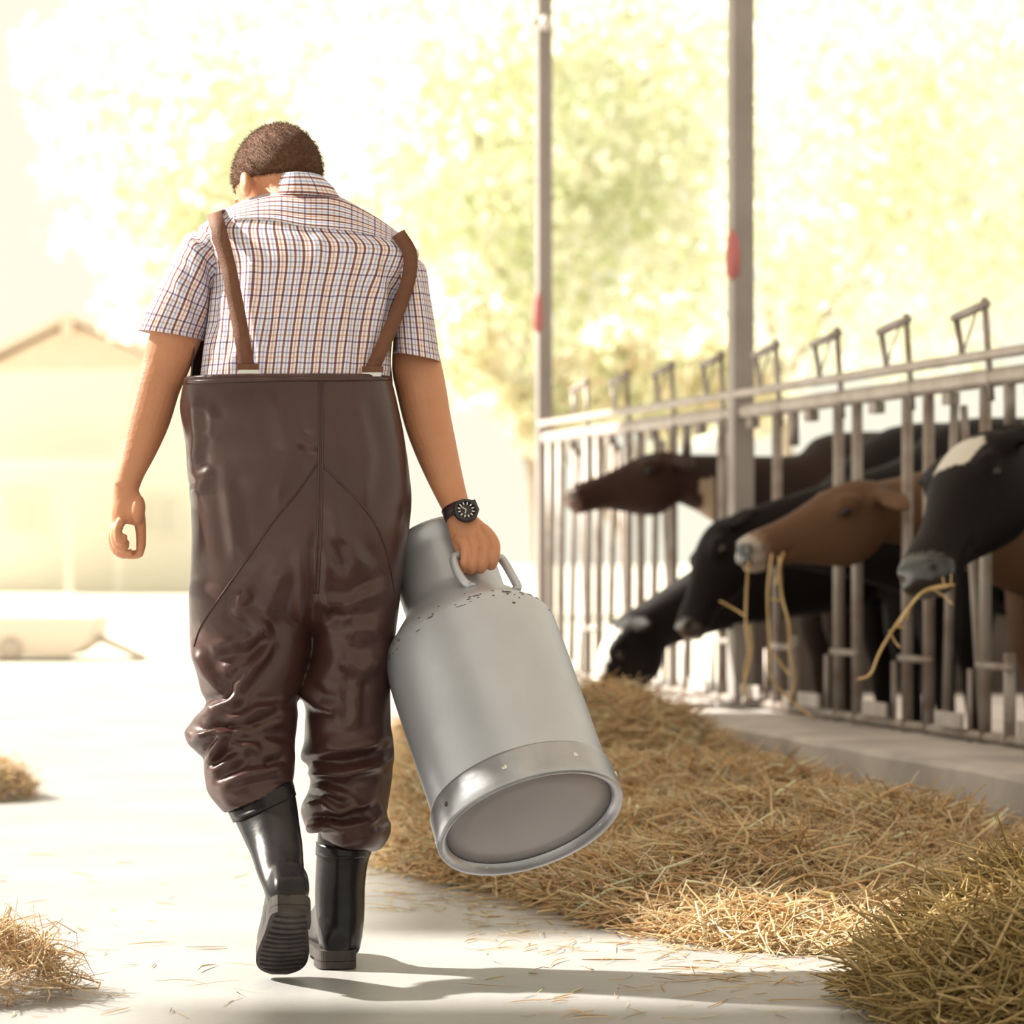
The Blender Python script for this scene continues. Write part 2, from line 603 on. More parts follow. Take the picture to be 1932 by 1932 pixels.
# ------------------------------------------------------------------ feed fence
COWX = [1302, 1404, 1508, 1668, 1935]      # image columns where the necks pass between the bars
neck_t = [t_at(u) for u in COWX]
fence = empty('feed_fence', F(2))
tag(fence, 'dull galvanised headlock feed fence on the concrete curb', 'fence')
TA, TB = -2.6, T_POST2 - 0.05


def rail(name, off, z, r, ta=TA, tb=TB, n=10):
    m = MB(); m.tube([F(ta, off, z), F(tb, off, z)], r, n, ref=(0, 0, 1))
    return m.build(name, M['rail'] if z > 1 else M['pipe'], fence)


M['rail'] = mat('sunlit_rail', (0.52, 0.46, 0.43), 0.5, 0.25, c2=(0.40, 0.34, 0.31), scale=8)  # lighter copy of the pipe with sunlight put into its colour
rail('top_rail', 0.0, 1.375, 0.030)
rail('upper_rod', 0.03, 1.445, 0.017)
rail('bottom_rail', 0.0, 0.225, 0.018)


def bar(name, t0, z0, t1, z1, r, off=0.0, mt='pipe', n=8):
    m = MB(); m.tube([F(t0, off, z0), F(t1, off, z1)], r, n, ref=FN)
    return m.build(name, M[mt], fence)


t0 = t_at(1905)
k = -3
tt = t0 + k * 0.7
while tt < TB - 0.15:
    def clear(t, w=0.17):
        return all(abs(t - q) > w for q in neck_t)
    for dt in (0.0, 0.2):
        if clear(tt + dt) and tt + dt < TB:
            bar('upright', tt + dt, 0.2, tt + dt, 1.375, 0.021)
        elif tt + dt < TB:
            bar('upright', tt + dt, 0.2, tt + dt, 0.50, 0.021)
            bar('upright', tt + dt, 1.22, tt + dt, 1.375, 0.021)
    if tt + 0.6 < TB:
        bar('cross_rod', tt - 0.04, 0.455, tt + 0.24, 0.455, 0.013, 0.01)
        if clear(tt + 0.33, 0.2) and clear(tt + .45, .2):
            bar('lock_bar', tt + 0.30, 0.22, tt + 0.46, 1.30, 0.014, -0.03)
            bar('yoke_bar', tt + 0.62, 0.22, tt + 0.54, 1.33, 0.016, -0.03)
        m = MB(); m.box(F(tt + 0.44, 0.03, 0.27), (0.006, 0.115, 0.025), Matrix.Rotation(PHI, 3, 'Z'))
        pl = m.build('number_plate', M['plate'], fence, smooth=False)
        bar('plate_stay', tt + 0.33, 0.20, tt + 0.33, 0.44, 0.010)
        # lever frame above the top rail
        m = MB()
        for (ta_, za, tb_, zb, rr) in ((tt + .10, 1.30, tt + .16, 1.63, .011), (tt + .34, 1.44, tt + .40, 1.58, .011), (tt + .14, 1.61, tt + .42, 1.585, .016)):
            m.tube([F(ta_, .02, za), F(tb_, .02, zb)], rr, 6, ref=FN)
        m.build('lever_frame', M['pipe'], fence)
        m = MB(); m.tube([F(tt + .19, .03, 1.60), F(tt + .34, .03, 1.44)], .004, 5, ref=FN); m.build('pull_rod', M['pipe'], fence)
        m = MB(); m.box(F(tt + 0.50, 0.0, 1.325), (0.018, 0.035, 0.02), Matrix.Rotation(PHI, 3, 'Z'))
        m.build('latch_block', M['pipe'], fence, smooth=False)
    tt += 0.7

# ------------------------------------------------------------------ straw
PAL = np.array([(.76, .54, .31), (.84, .66, .42), (.66, .45, .25), (.90, .78, .58), (.54, .36, .19), (.78, .58, .34), (.86, .69, .45)])
PAL_OLIVE = np.array([(.52, .39, .17), (.64, .49, .24), (.44, .31, .13), (.72, .57, .31), (.38, .26, .11)])
PAL_PALE = np.array([(.68, .46, .26), (.78, .58, .36), (.58, .38, .2), (.84, .68, .48)])


def strands(pos, length, rad, tilt, pal, curl=0.25, seg=3, seed=1):
    """a heap of bent three-sided stalks as one mesh"""
    g = np.random.default_rng(seed)
    n = len(pos)
    Lh = g.uniform(length[0], length[1], n) ** 1.0
    az = g.uniform(0, 2 * np.pi, n)
    el = g.normal(0, tilt, n)
    d = np.stack([np.cos(az) * np.cos(el), np.sin(az) * np.cos(el), np.sin(el)], 1)
    rnd = g.normal(0, 1, (n, 3)); rnd[:, 2] = np.abs(rnd[:, 2]) * 0.5
    side = np.cross(d, rnd); side /= np.linalg.norm(side, axis=1)[:, None] + 1e-9
    up = np.cross(side, d)
    r = rad[0] + (rad[1] - rad[0]) * g.uniform(0, 1, n) ** 2.2
    cu = g.normal(0, curl, n)
    V = np.zeros((n, seg + 1, 3, 3))
    for i in range(seg + 1):
        s = i / seg - 0.5
        c = pos + d * (s * Lh)[:, None] + up * ((cu * (0.25 - s * s) * Lh))[:, None]
        rr = r * (1.0 if 0 < i < seg else 0.55)
        for j in range(3):
            th = 2 * math.pi * j / 3
            V[:, i, j] = c + side * (rr * math.cos(th))[:, None] + up * (rr * math.sin(th))[:, None]
    V[..., 2] = np.maximum(V[..., 2], 0.0015)
    base = (np.arange(n) * (seg + 1) * 3)[:, None]
    quads = []
    for i in range(seg):
        for j in range(3):
            j2 = (j + 1) % 3
            quads.append([i * 3 + j, i * 3 + j2, (i + 1) * 3 + j2, (i + 1) * 3 + j])
    Fq = (base[:, :, None] + np.array(quads)[None]).reshape(-1, 4)
    ci = g.integers(0, len(pal), n)
    col = pal[ci] * g.uniform(0.75, 1.25, (n, 1))
    C = np.concatenate([np.clip(col, 0, .9), np.ones((n, 1))], 1)
    C = np.repeat(C, (seg + 1) * 3, 0)
    return V.reshape(-1, 3), Fq, C


def quad_mesh(name, V, Fq, C=None):
    me = bpy.data.meshes.new(name)
    me.vertices.add(len(V)); me.vertices.foreach_set('co', np.asarray(V, np.float32).ravel())
    nf = len(Fq); kk = Fq.shape[1]
    me.loops.add(nf * kk); me.loops.foreach_set('vertex_index', Fq.astype(np.int32).ravel())
    me.polygons.add(nf); me.polygons.foreach_set('loop_start', np.arange(0, nf * kk, kk, dtype=np.int32))
    me.polygons.foreach_set('loop_total', np.full(nf, kk, np.int32))
    me.update(calc_edges=True)
    if C is not None: set_col(me, C)
    return me


def curb_x(Y, off=0.45):
    k = (Y - F(0, off).y) / FD.y
    return F(0, off).x + FD.x * k


def left_x(Y):
    return np.interp(Y, [6.5, 6.9, 7.5, 8.2, 10, 13.5], [0.45, 0.22, 0.0, -0.34, -0.46, -0.52])


BUMPS = [(1215, 11.0, .235, .42), (1340, 11.1, .16, .33), (1480, 9.4, .16, .42), (1640, 8.2, .15, .36), (1330, 8.3, .13, .45), (1150, 9.5, .16, .5),
         (860, 9.6, .11, .38), (800, 12.2, .16, .5), (1000, 10.6, .16, .5), (1480, 7.4, .11, .35), (1230, 7.4, .085, .35), (1780, 7.9, .09, .3), (960, 8.2, .06, .3)]


def pile_h(X, Y):
    lx = left_x(Y)
    m = np.clip((X - lx) / 0.22, 0, 1) * (0.12 + 0.88 * np.clip((curb_x(Y) - X) / 0.5, 0, 1) ** 1.5) * np.clip((curb_x(Y) + 0.02 - X) / 0.06, 0, 1)
    m *= np.clip((Y - 6.45) / 0.35, 0, 1) * np.clip((13.6 - Y) / 0.5, 0, 1)
    m = np.where(m > 0, m * (2 - m), 0)
    h = np.zeros_like(X)
    for (u, y, a, r) in BUMPS:
        x = (u - CX) / FPX * y
        h += a * np.exp(-((X - x) ** 2 + (Y - y) ** 2) / r ** 2)
    w = 0.6 * np.sin(X * 9 + np.sin(Y * 5)) * np.sin(Y * 8 + 1.3) + 0.4 * np.sin(X * 21 + Y * 17)
    h = np.minimum(h, 0.27) + 0.035 + 0.03 * w
    return np.maximum(h, 0.0) * m * np.interp(Y, [6.5, 10.1, 10.9], [.66, .62, 1.0])


def heap(name, hfun, bx, by, dens, length, rad, pal, label, seed, tilt=0.35, curl=0.3, lift=0.02, res=90, mound=True, grp=None):
    root = empty(name, ((bx[0] + bx[1]) / 2, (by[0] + by[1]) / 2, 0))
    g = np.random.default_rng(seed)
    if mound:
        xs = np.linspace(bx[0], bx[1], res); ys = np.linspace(by[0], by[1], int(res * (by[1] - by[0]) / (bx[1] - bx[0])))
        XX, YY = np.meshgrid(xs, ys)
        H = hfun(XX, YY) * 0.86 - 0.006
        V = np.stack([XX, YY, H], 2).reshape(-1, 3)
        nx = len(xs)
        idx = np.arange(len(V)).reshape(XX.shape)
        Fq = np.stack([idx[:-1, :-1], idx[:-1, 1:], idx[1:, 1:], idx[1:, :-1]], 2).reshape(-1, 4)
        keep = (H.reshape(-1)[Fq] > -0.003).any(1)
        o = link('straw_core', quad_mesh('straw_core', V, Fq[keep]), M['mound'], root)
    X = g.uniform(bx[0], bx[1], dens * 3); Y = g.uniform(by[0], by[1], dens * 3)
    h = hfun(X, Y)
    k = (h > 0.004) | (g.uniform(0, 1, len(X)) < 0.0)
    X, Y, h = X[k][:dens], Y[k][:dens], h[k][:dens]
    pos = np.stack([X, Y, h + g.uniform(-0.01, lift, len(X))], 1)
    V, Fq, C = strands(pos, length, rad, tilt, pal, curl, 3, seed + 5)
    o = link('loose_straw', quad_mesh('loose_straw', V, Fq, C), M['straw'], root, smooth=False)
    o['kind'] = 'stuff'
    tag(root, label, 'straw', grp)
    root['kind'] = 'stuff'
    return root


heap('straw_pile', pile_h, (-0.65, 2.0), (6.4, 13.6), 56000, (0.06, 0.25), (0.0014, 0.0042), PAL,
     'long golden straw pile along the concrete curb under the cows', 11, tilt=0.36, curl=0.55, lift=0.03)


def near_h(X, Y):
    cx, cy = 1.20, 5.74
    q = ((X - cx) / 0.56) ** 2 + ((Y - cy) / 0.62) ** 2
    w = np.sin(X * 14 + 1) * np.sin(Y * 12) * 0.025
    return np.maximum(0, (0.255 + w) * np.clip(1 - q, 0, 1) ** 0.75)


heap('straw_pile', near_h, (0.5, 1.8), (5.0, 6.4), 14000, (0.08, 0.26), (0.0015, 0.0042), PAL_OLIVE,
     'olive-brown heap of straw in the right foreground', 23, tilt=0.42, curl=0.5, lift=0.03)


def tuft_h(cx, cy, rx, ry, hh):
    def f(X, Y):
        q = ((X - cx) / rx) ** 2 + ((Y - cy) / ry) ** 2
        return np.maximum(0, hh * np.clip(1 - q, 0, 1) ** 0.7)
    return f


heap('straw_tuft', tuft_h(-1.0, 5.93, .175, .20, .115), (-1.2, -.8), (5.7, 6.2), 900, (0.05, 0.17), (0.0011, 0.0022), PAL_PALE,
     'small curly pale straw tuft in the left foreground', 31, tilt=0.6, curl=0.9, lift=0.02, mound=False)
heap('straw_tuft', tuft_h(-1.80, 10.6, .2, .25, .12), (-2.05, -1.55), (10.3, 10.9), 1500, (0.05, 0.17), (0.0014, 0.0026), PAL,
     'blurred straw tuft at the far left edge of the floor', 37, tilt=0.5, curl=0.5, lift=0.02, mound=False)

# straws lying scattered on the concrete
g = np.random.default_rng(5)
pts = []
for n_, (u0, u1, v0, v1) in ((420, (880, 1700, 1690, 1800)), (260, (700, 1050, 1620, 1720)), (90, (900, 1650, 1790, 1925)), (60, (0, 520, 1600, 1925)), (160, (1250, 1700, 1750, 1860))):
    for _ in range(n_):
        p = G(g.uniform(u0, u1), g.uniform(v0, v1)); pts.append((p.x, p.y, 0.003))
V, Fq, C = strands(np.array(pts), (0.02, 0.13), (0.0008, 0.0019), 0.05, PAL, 0.25, 3, 77)
o = link('scattered_straw', quad_mesh('scattered_straw', V, Fq, C), M['straw'], smooth=False)
tag(o, 'loose straws scattered over the concrete floor in front of the long pile', 'straw', kind='stuff')

# ------------------------------------------------------------------ cows
HEAD = [(-.06, .075, -.02, -.17), (.06, .095, .012, -.215), (.2, .107, .022, -.245), (.32, .104, .02, -.248), (.45, .088, .008, -.222), (.58, .070, -.004, -.188),
        (.7, .061, -.010, -.160), (.82, .066, -.010, -.148), (.92, .072, -.016, -.146), (.985, .062, -.036, -.135), (1.02, .036, -.062, -.112)]


def cow(muzzle, poll, uphint, cross_u, colorf, label, extra=None, shoulder_z=0.98, neck_r=(.13, .25), cat='cow', scale_w=1.0):
    mz = Vector(muzzle); pl = Vector(poll)
    f = (mz - pl); Ln = f.length; f.normalize()
    up = Vector(uphint); up = (up - f * up.dot(f)).normalized()
    sd = f.cross(up).normalized()
    k = Ln / 0.52
    mb = MB()
    # head
    secs = []
    for (t, w, tp, bt) in HEAD:
        c = pl + f * (t * Ln) + up * ((tp + bt) / 2 * k)
        secs.append([*c, *(sd * w * k * scale_w), *(up * ((tp - bt) / 2 * k)), 2.4])
    V, Fc, _ = loft(secs, 32, 4)
    mb.add(V, Fc)
    for s in (-1, 1):
        # brow and cheek, nostril wing, ear
        mb.ellipsoid(pl + f * (.27 * Ln) + up * (-.03 * k) + sd * (s * .093 * k), f * (.055 * k), up * (.04 * k), sd * (.028 * k), 14, 8)
        mb.ellipsoid(pl + f * (.93 * Ln) + up * (-.055 * k) + sd * (s * .047 * k), f * (.035 * k), up * (.032 * k), sd * (.03 * k), 12, 8)
        e0 = pl + f * (.03 * Ln) + up * (-.035 * k) + sd * (s * .085 * k)
        e1 = e0 + sd * (s * .19 * k) - f * (.02 * k) - up * (.05 * k)
        m2 = (e0 + e1) / 2
        mb.tube([e0, e0.lerp(e1, .25), m2, e0.lerp(e1, .8), e1], [.022 * k, .04 * k, .05 * k, .035 * k, .008], 12, [.018 * k, .022 * k, .02 * k, .015 * k, .006], ref=up)
    # neck, trunk
    bd = -FN
    tc = t_at(cross_u)
    sh = F(tc) + bd * 0.62 + Vector((0, 0, shoulder_z))
    ru = sh + bd * 1.45 + Vector((0, 0, 0.04))
    nb = pl + up * (-.11 * k) + f * (.02 * k)
    side = FD.copy()

    def sec(c, h, v, ax=None):
        t = ax.normalized() if ax is not None else bd
        zz = Vector((0, 0, 1)); zz = (zz - t * zz.dot(t)); zz = zz.normalized() if zz.length > 0.2 else -f
        ss = t.cross(zz).normalized()
        return [*c, *(ss * h), *(zz * v), 2.2]
    d1 = sh - nb
    secs = [sec(nb, .085 * k, .10 * k, d1), sec(nb + d1 * .22, .095, neck_r[0], d1), sec(nb + d1 * .5 + Vector((0, 0, -.02)), .12, (neck_r[0] + neck_r[1]) / 2, d1),
            sec(nb + d1 * .78 + Vector((0, 0, -.04)), .18, neck_r[1] * 1.05, d1 + bd), sec(sh, .25, .34), sec(sh + bd * .5 + Vector((0, 0, -.04)), .29, .39), sec(sh + bd * 1.0 + Vector((0, 0, -.03)), .29, .38),
            sec(ru, .26, .32), sec(ru + bd * .16, .12, .2)]
    V, Fc, _ = loft(secs, 32, 4)
    mb.add(V, Fc)
    for (bx_, fr) in ((0.02, True), (1.40, False)):
        for s in (-1, 1):
            h0 = sh + bd * bx_ + side * (s * .16) + Vector((0, 0, -.15))
            g0 = Vector((h0.x, h0.y, 0.0))
            if fr:
                pt = [h0, h0 * .6 + g0 * .4 - bd * .02, g0 + Vector((0, 0, .36)), g0 + Vector((0, 0, .30)), g0 + Vector((0, 0, .10)) + bd * .02, g0 + Vector((0, 0, .045)), g0 + Vector((0, 0, .014)) - bd * .02]
                rr = [.13, .085, .052, .048, .035, .05, .055]
            else:
                pt = [h0, g0 + Vector((0, 0, .62)) - bd * .10, g0 + Vector((0, 0, .48)) + bd * .06, g0 + Vector((0, 0, .40)) + bd * .07, g0 + Vector((0, 0, .12)) + bd * .02, g0 + Vector((0, 0, .05)), g0 + Vector((0, 0, .014)) - bd * .02]
                rr = [.17, .12, .06, .05, .036, .05, .055]
            mb.tube(pt, rr, 12)
    me = remesh(mb, 0.016, 3)
    # dent nostrils and a mouth line, then colour the coat
    co = get_co(me); no = get_no(me)
    q = co - np.array(pl); T = (q @ np.array(f)) / Ln; U = (q @ np.array(up)) / k; W = (q @ np.array(sd)) / k
    dn = np.zeros(len(co))
    for s in (-1, 1):
        r2 = ((T - .965) * .52 / .020) ** 2 + ((U + .055) / .014) ** 2 + ((W - s * .046) / .03) ** 2
        dn += .016 * np.exp(-r2)
    mouth = np.exp(-((U + .112 + .02 * (T - .9)) / .008) ** 2) * (T > .66) * (T < 1.06)
    set_co(me, co - no * (dn + mouth * .010)[:, None])
    C = np.ones((len(co), 4))
    for i in range(len(co)):
        r_, g_, b_, wet = colorf(T[i], U[i], W[i], co[i])
        C[i] = (r_, g_, b_, wet)
    nostr = np.clip(dn / .010, 0, 1)[:, None]
    C[:, :3] = C[:, :3] * (1 - nostr) + np.array((.008, .006, .006)) * nostr
    set_col(me, C)
    root = empty('cow', F(tc, -0.62))
    link('body', me, M['coat'], root)
    for s in (-1, 1):
        c = pl + f * (.30 * Ln) + up * (-.045 * k) + sd * (s * .112 * k)
        e = MB(); e.ellipsoid(c, f * .02, up * .017, sd * .014, 14, 10)
        e.build('eye', M['eye'], root)
    tag(root, label, cat, 'cows feeding at the fence')
    return root


BLK = (.007, .0045, .005)
WHT = (.62, .58, .54)


def nz(p, s, o=0.0):
    return noise.noise(Vector((p[0] * s + o, p[1] * s, p[2] * s)))


def on_head(T, U, W):
    return -0.1 < T < 1.1 and abs(W) < .16 and -.27 < U < .06


def col_E(T, U, W, p):
    n = nz(p, 14)
    if on_head(T, U, W):
        if T > .90 - .03 * n: return (.016, .015, .018, 0.0)
        if -.045 < T - .13 * 1 < .17 + .05 * n and U > -.04 and (-.02 + .05 * n) < W + 0.03 * n + .04 < .10: return (*WHT, 1)
    return (*BLK, 1)


def col_D(T, U, W, p):
    n = nz(p, 10)
    if on_head(T, U, W):
        if T > .965 + .02 * n and U > -.10: return (.02, .018, .018, 0.0)
        if T > .89: return (.34, .29, .25, .6)
        if T > .83: return (.17, .11, .075, 1)
        return (.115, .062, .036, 1)
    return (.135 + .03 * n, .075 + .018 * n, .046 + .01 * n, 1)


def col_C(T, U, W, p):
    if on_head(T, U, W) and T > .93: return (.05, .04, .038, 0.0)
    return (*BLK, 1)


def col_B(T, U, W, p):
    n = nz(p, 9)
    if on_head(T, U, W):
        if T > .12 and U > -.028 + .015 * n and abs(W) < .07 + .03 * n and T < .9: return (.74, .72, .68, 1)
        if T > .93: return (.05, .045, .042, 0)
    return (*BLK, 1)


def col_A(T, U, W, p):
    n = nz(p, 8)
    if on_head(T, U, W):
        if T > .93: return (.10, .05, .034, .3)
        return (.035, .017, .013, 1)
    if T < -.02 and U < -.16 + .04 * n and p[0] < F(t_at(1330)).x + .05: return (.40, .30, .22, 1)
    return (.028, .016, .013, 1)


cow_A = cow(P(1062, 915, 13.25), P(1268, 852, 13.35), (0, 0, 1), COWX[0], col_A, 'dark brown cow reaching left with its nose held level, farthest from the camera')
cow_B = cow(P(1072, 1372, 12.60), P(1172, 1160, 12.62), (-.95, -.15, .35), COWX[1], col_B, 'black cow with white blaze and head lowered to the straw pile')
cow_C = cow(P(1268, 1180, 11.80), P(1345, 985, 12.02), (-.9, -.3, .35), COWX[2], col_C, 'black cow with glistening muzzle pointing down beside the nearer post')
cow_D = cow(P(1384, 1012, 10.85), P(1640, 905, 10.98), (-.15, -.15, 1), COWX[3], col_D, 'brown cow with pale-ringed black nose chewing long hanging straw')
cow_E = cow(P(1704, 1062, 9.42), P(1838, 818, 9.80), (-.75, -.45, .6), COWX[4], col_E, scale_w=1.18, label='black cow with white forehead patch, nearest the camera at the right edge')


def wisp(stalks, label, grp=None):
    r = None
    for pts_, Y, rad in stalks:
        pp = [P(u, v, Y + (0.02 * math.sin(i * 1.7))) for i, (u, v) in enumerate(pts_)]
        if r is None: r = empty('straw_wisp', pp[0])
        C_ = catmull([list(p) for p in pp], 4)
        m = MB(); m.tube([Vector(c) for c in C_], [rad] * (len(C_) - 1) + [rad * .4], 5)
        m.build('stalk', M['stalk'], r)
    tag(r, label, 'straw')
    return r


M['stalk'] = mat('stalk_straw', (.52, .35, .15), .6, c2=(.66, .48, .24), scale=12)
wisp([([(1412, 1060), (1408, 1120), (1407, 1180), (1412, 1230), (1404, 1270), (1412, 1330)], 10.72, .0045),
      ([(1414, 1180), (1418, 1230), (1404, 1290), (1400, 1310)], 10.70, .004),
      ([(1456, 1045), (1448, 1120), (1452, 1230), (1450, 1270), (1480, 1310), (1540, 1360)], 10.66, .0045),
      ([(1470, 1050), (1474, 1120), (1488, 1180), (1490, 1240), (1500, 1280), (1490, 1320)], 10.68, .005),
      ([(1478, 1042), (1466, 1090), (1462, 1105)], 10.66, .004),
      ([(1358, 1134), (1390, 1152), (1405, 1162)], 10.72, .004),
      ([(1455, 1130), (1474, 1134)], 10.66, .004),
      ([(1460, 1235), (1480, 1262), (1492, 1275)], 10.66, .005)],
     'long straw stalks hanging from the brown cow mouth')
wisp([([(1800, 1104), (1770, 1106), (1742, 1116), (1720, 1140), (1690, 1180), (1660, 1230), (1642, 1272), (1616, 1282)], 9.30, .0045),
      ([(1790, 1106), (1740, 1118), (1712, 1150), (1694, 1180)], 9.29, .004),
      ([(1760, 1112), (1780, 1125), (1798, 1141)], 9.30, .003),
      ([(1716, 1145), (1710, 1172)], 9.29, .003), ([(1690, 1182), (1704, 1184)], 9.29, .004), ([(1678, 1190), (1688, 1210), (1698, 1222)], 9.29, .003),
      ([(1782, 1104), (1778, 1088)], 9.30, .002), ([(1794, 1104), (1795, 1082)], 9.30, .002)],
     'bent straw stalks sticking out of the black cow mouth at the right')

# ------------------------------------------------------------------ milk can
can_dn = Vector((0.286, -0.531, -0.798)).normalized()
can_up = -can_dn
CAN_B = P(1003, 1556, 6.14)                 # centre of the bottom rim
CAN_L = 0.625
can = empty('milk_can', CAN_B)
tag(can, 'dented grey aluminium milk can hanging tilted from the man\'s right hand', 'milk can')
# frame round the axis: e_r points to the handle side
e_r = (Vector((0.62, 0.55, 0.5)) - can_up * Vector((0.62, 0.55, 0.5)).dot(can_up)).normalized()
e_s = can_up.cross(e_r).normalized()
R = 0.179
KT = 1.07
mb = MB()
mb.lathe(CAN_B, can_up, [(t * KT if t > .1 else t, r) for t, r in [(.018, .10), (.018, R - .012), (.03, R - .006), (.06, R - .003), (.078, R - .001), (.20, R), (.33, R), (.385, R - .001), (.402, R - .004), (.414, R - .012), (.428, R - .025), (.452, .132), (.472, .113), (.486, .1055), (.50, .104),
                         (.58, .105), (.596, .108), (.604, .1155), (.615, .118), (.622, .115), (.622, .106), (.60, .100)]], 96)
me = fix_normals(mb.mesh('can_body'))
co = get_co(me); no = get_no(me)
set_co(me, co + no * (0.0012 * noise3(co, 9, 3.0) + 0.0006 * noise3(co, 26, 1.0))[:, None])
link('can_body', me, M['alu'], can)
can_bvh = BVHTree.FromPolygons([v.co.copy() for v in me.vertices], [tuple(p.vertices) for p in me.polygons])
mb = MB(); mb.lathe(CAN_B, can_up, [(t * KT, r) for t, r in [(.608, .01), (.608, .099), (.616, .101), (.630, .096), (.640, .07), (.643, .01)]], 64)
mb.build('can_lid', M['alu'], can)
mb = MB(); mb.lathe(CAN_B, can_up, [(.016, R - .012), (.006, R - .008), (.0, R + .0), (.0, R + .006), (.006, R + .009), (.018, R + .0085), (.066, R + .0065), (.072, R + .004), (.074, R - .004), (.03, R - .006), (.016, R - .012)], 96, cap=False)
link('foot_band', fix_normals(mb.mesh('foot_band')), M['aluband'], can)
mb = MB(); mb.lathe(CAN_B, can_up, [(.012, .0005), (.013, .06), (.015, .12), (.017, R - .013), (.022, R - .012), (.022, .0005)], 72)
link('base_disc', fix_normals(mb.mesh('base_disc')), M['alubase'], can)
for i in range(8):
    th = 2 * math.pi * (i + .42) / 8
    dr = e_r * math.cos(th) + e_s * math.sin(th)
    c = CAN_B + can_up * .038 + dr * (R + .0078)
    mb = MB()
    tn = can_up.cross(dr)
    mb.ellipsoid(c, tn * .0055, can_up * .0055, dr * .0022, 12, 8)
    mb.build('rivet', M['rivet'] if i != 4 else M['hole'], can)
    if i % 2 == 0:
        c = CAN_B + can_up * .010 + dr * (R - .0075)
        mb = MB(); mb.ellipsoid(c, tn * .005, can_up * .002, dr * .004, 12, 8)
        mb.build('rivet', M['rivet'], can)
# dark worn seam specks on the shoulder
g = np.random.default_rng(8)
mb = MB()
for i in range(110):
    th = g.uniform(0, 2 * math.pi)
    tt_ = .404 + abs(g.normal(0, .012)) * (-1 if g.uniform() < .7 else .3)
    dr = e_r * math.cos(th) + e_s * math.sin(th)
    tn = can_up.cross(dr)
    rr = np.interp(tt_, [.385, .402, .414, .428], [R - .001, R - .004, R - .012, R - .025])
    mb.ellipsoid(CAN_B + can_up * (tt_ * KT) + dr * (rr + .0002), tn * g.uniform(.001, .005) * (1 + 2 * (g.uniform() < .2)), can_up * g.uniform(.0008, .0026), dr * .0008, 8, 6)
sp_ = mb.build('scuff_marks', M['dent'], can)
sp_['kind'] = 'stuff'


def can_handle(hp0, hp1, apex):
    """bent round bar with flattened riveted ends"""
    hp0 = Vector(hp0); hp1 = Vector(hp1); apex = Vector(apex)
    up_ = apex - (hp0 + hp1) / 2
    w = hp1 - hp0
    pts_ = [hp0, hp0 + up_ * .12 - w * .10, hp0 + up_ * .50 - w * .16, hp0 + up_ * .86 - w * .11, hp0 + up_ * 1.0 + w * .06, hp0 + up_ * 1.03 + w * .3, hp1 + up_ * 1.03 - w * .3, hp1 + up_ * 1.0 - w * .06,
            hp1 + up_ * .86 + w * .0, hp1 + up_ * .50 + w * .04, hp1 + up_ * .12 + w * .06, hp1]
    C_ = catmull([list(p) for p in pts_], 5)
    m = MB(); m.tube([Vector(c) for c in C_], .0088, 12)
    h = m.build('handle', M['alu'], can)
    for q in (hp0, hp1):
        m = MB(); m.ellipsoid(q, e_r * .011, e_s * .011, can_up * .007, 12, 8)
        m.build('handle_foot', M['aluband'], h)


HAND_Y = 6.335


def can_hit(u, v):
    d_ = (P(u, v, 6.0) - Vector((0, 0, CH))).normalized()
    return can_bvh.ray_cast(Vector((0, 0, CH)), d_)[0]


h0_ = can_hit(888, 1106)
h1_ = next(h for h in (can_hit(974, v_) for v_ in range(1098, 1200, 2)) if h is not None)
print('CANHIT', h0_, h1_)
can_handle(h0_, h1_, P(905, 1050, HAND_Y))

# ------------------------------------------------------------------ the man
man = empty('person', (P(560, 1830, 6.28).x, 6.30, 0))
tag(man, 'man seen from behind in plaid shirt, flare-browned waders and rubber boots carrying the can', 'person')

HC = P(523, 345, 6.50)                         # head centre
fw = Vector((-.46, .60, -.64)).normalized()
hu = Vector((-.20, .66, .72)); hu = (hu - fw * hu.dot(fw)).normalized()
hs = fw.cross(hu).normalized()                 # the man's right


def hp(a, b, c):                               # head point: forward, right, up
    return HC + fw * a + hs * b + hu * c


body = MB()
body.ellipsoid(hp(-.005, 0, .012), fw * .101, hs * .0845, hu * .105, 32, 20)
body.ellipsoid(hp(.03, 0, -.045), fw * .068, hs * .066, hu * .075, 24, 16)           # face and jaw
body.ellipsoid(hp(.07, 0, -.100), fw * .024, hs * .032, hu * .020, 16, 10)           # chin
body.tube([hp(.088, 0, .01), hp(.104, 0, -.025), hp(.112, 0, -.042), hp(.09, 0, -.052)], [.009, .012, .015, .010], 10)   # nose
for s in (-1, 1):
    body.ellipsoid(hp(.085, s * .032, .018), fw * .012, hs * .024, hu * .008, 12, 8)  # brow
    body.ellipsoid(hp(.062, s * .045, -.03), fw * .024, hs * .022, hu * .02, 12, 8)   # cheek
    body.ellipsoid(hp(-.012, s * .084, -.050), fw * .017, hs * .010, hu * .031, 16, 12)  # ear
    body.ellipsoid(hp(-.020, s * .090, -.050), fw * .013, hs * .008, hu * .026, 16, 12)
body.ellipsoid(hp(.092, 0, -.074), fw * .010, hs * .024, hu * .007, 12, 8)            # lips
body.tube([HC + Vector((.01, -.02, .0)), P(560, 400, 6.43), P(572, 450, 6.42)], [.062, .064, .075], 20)
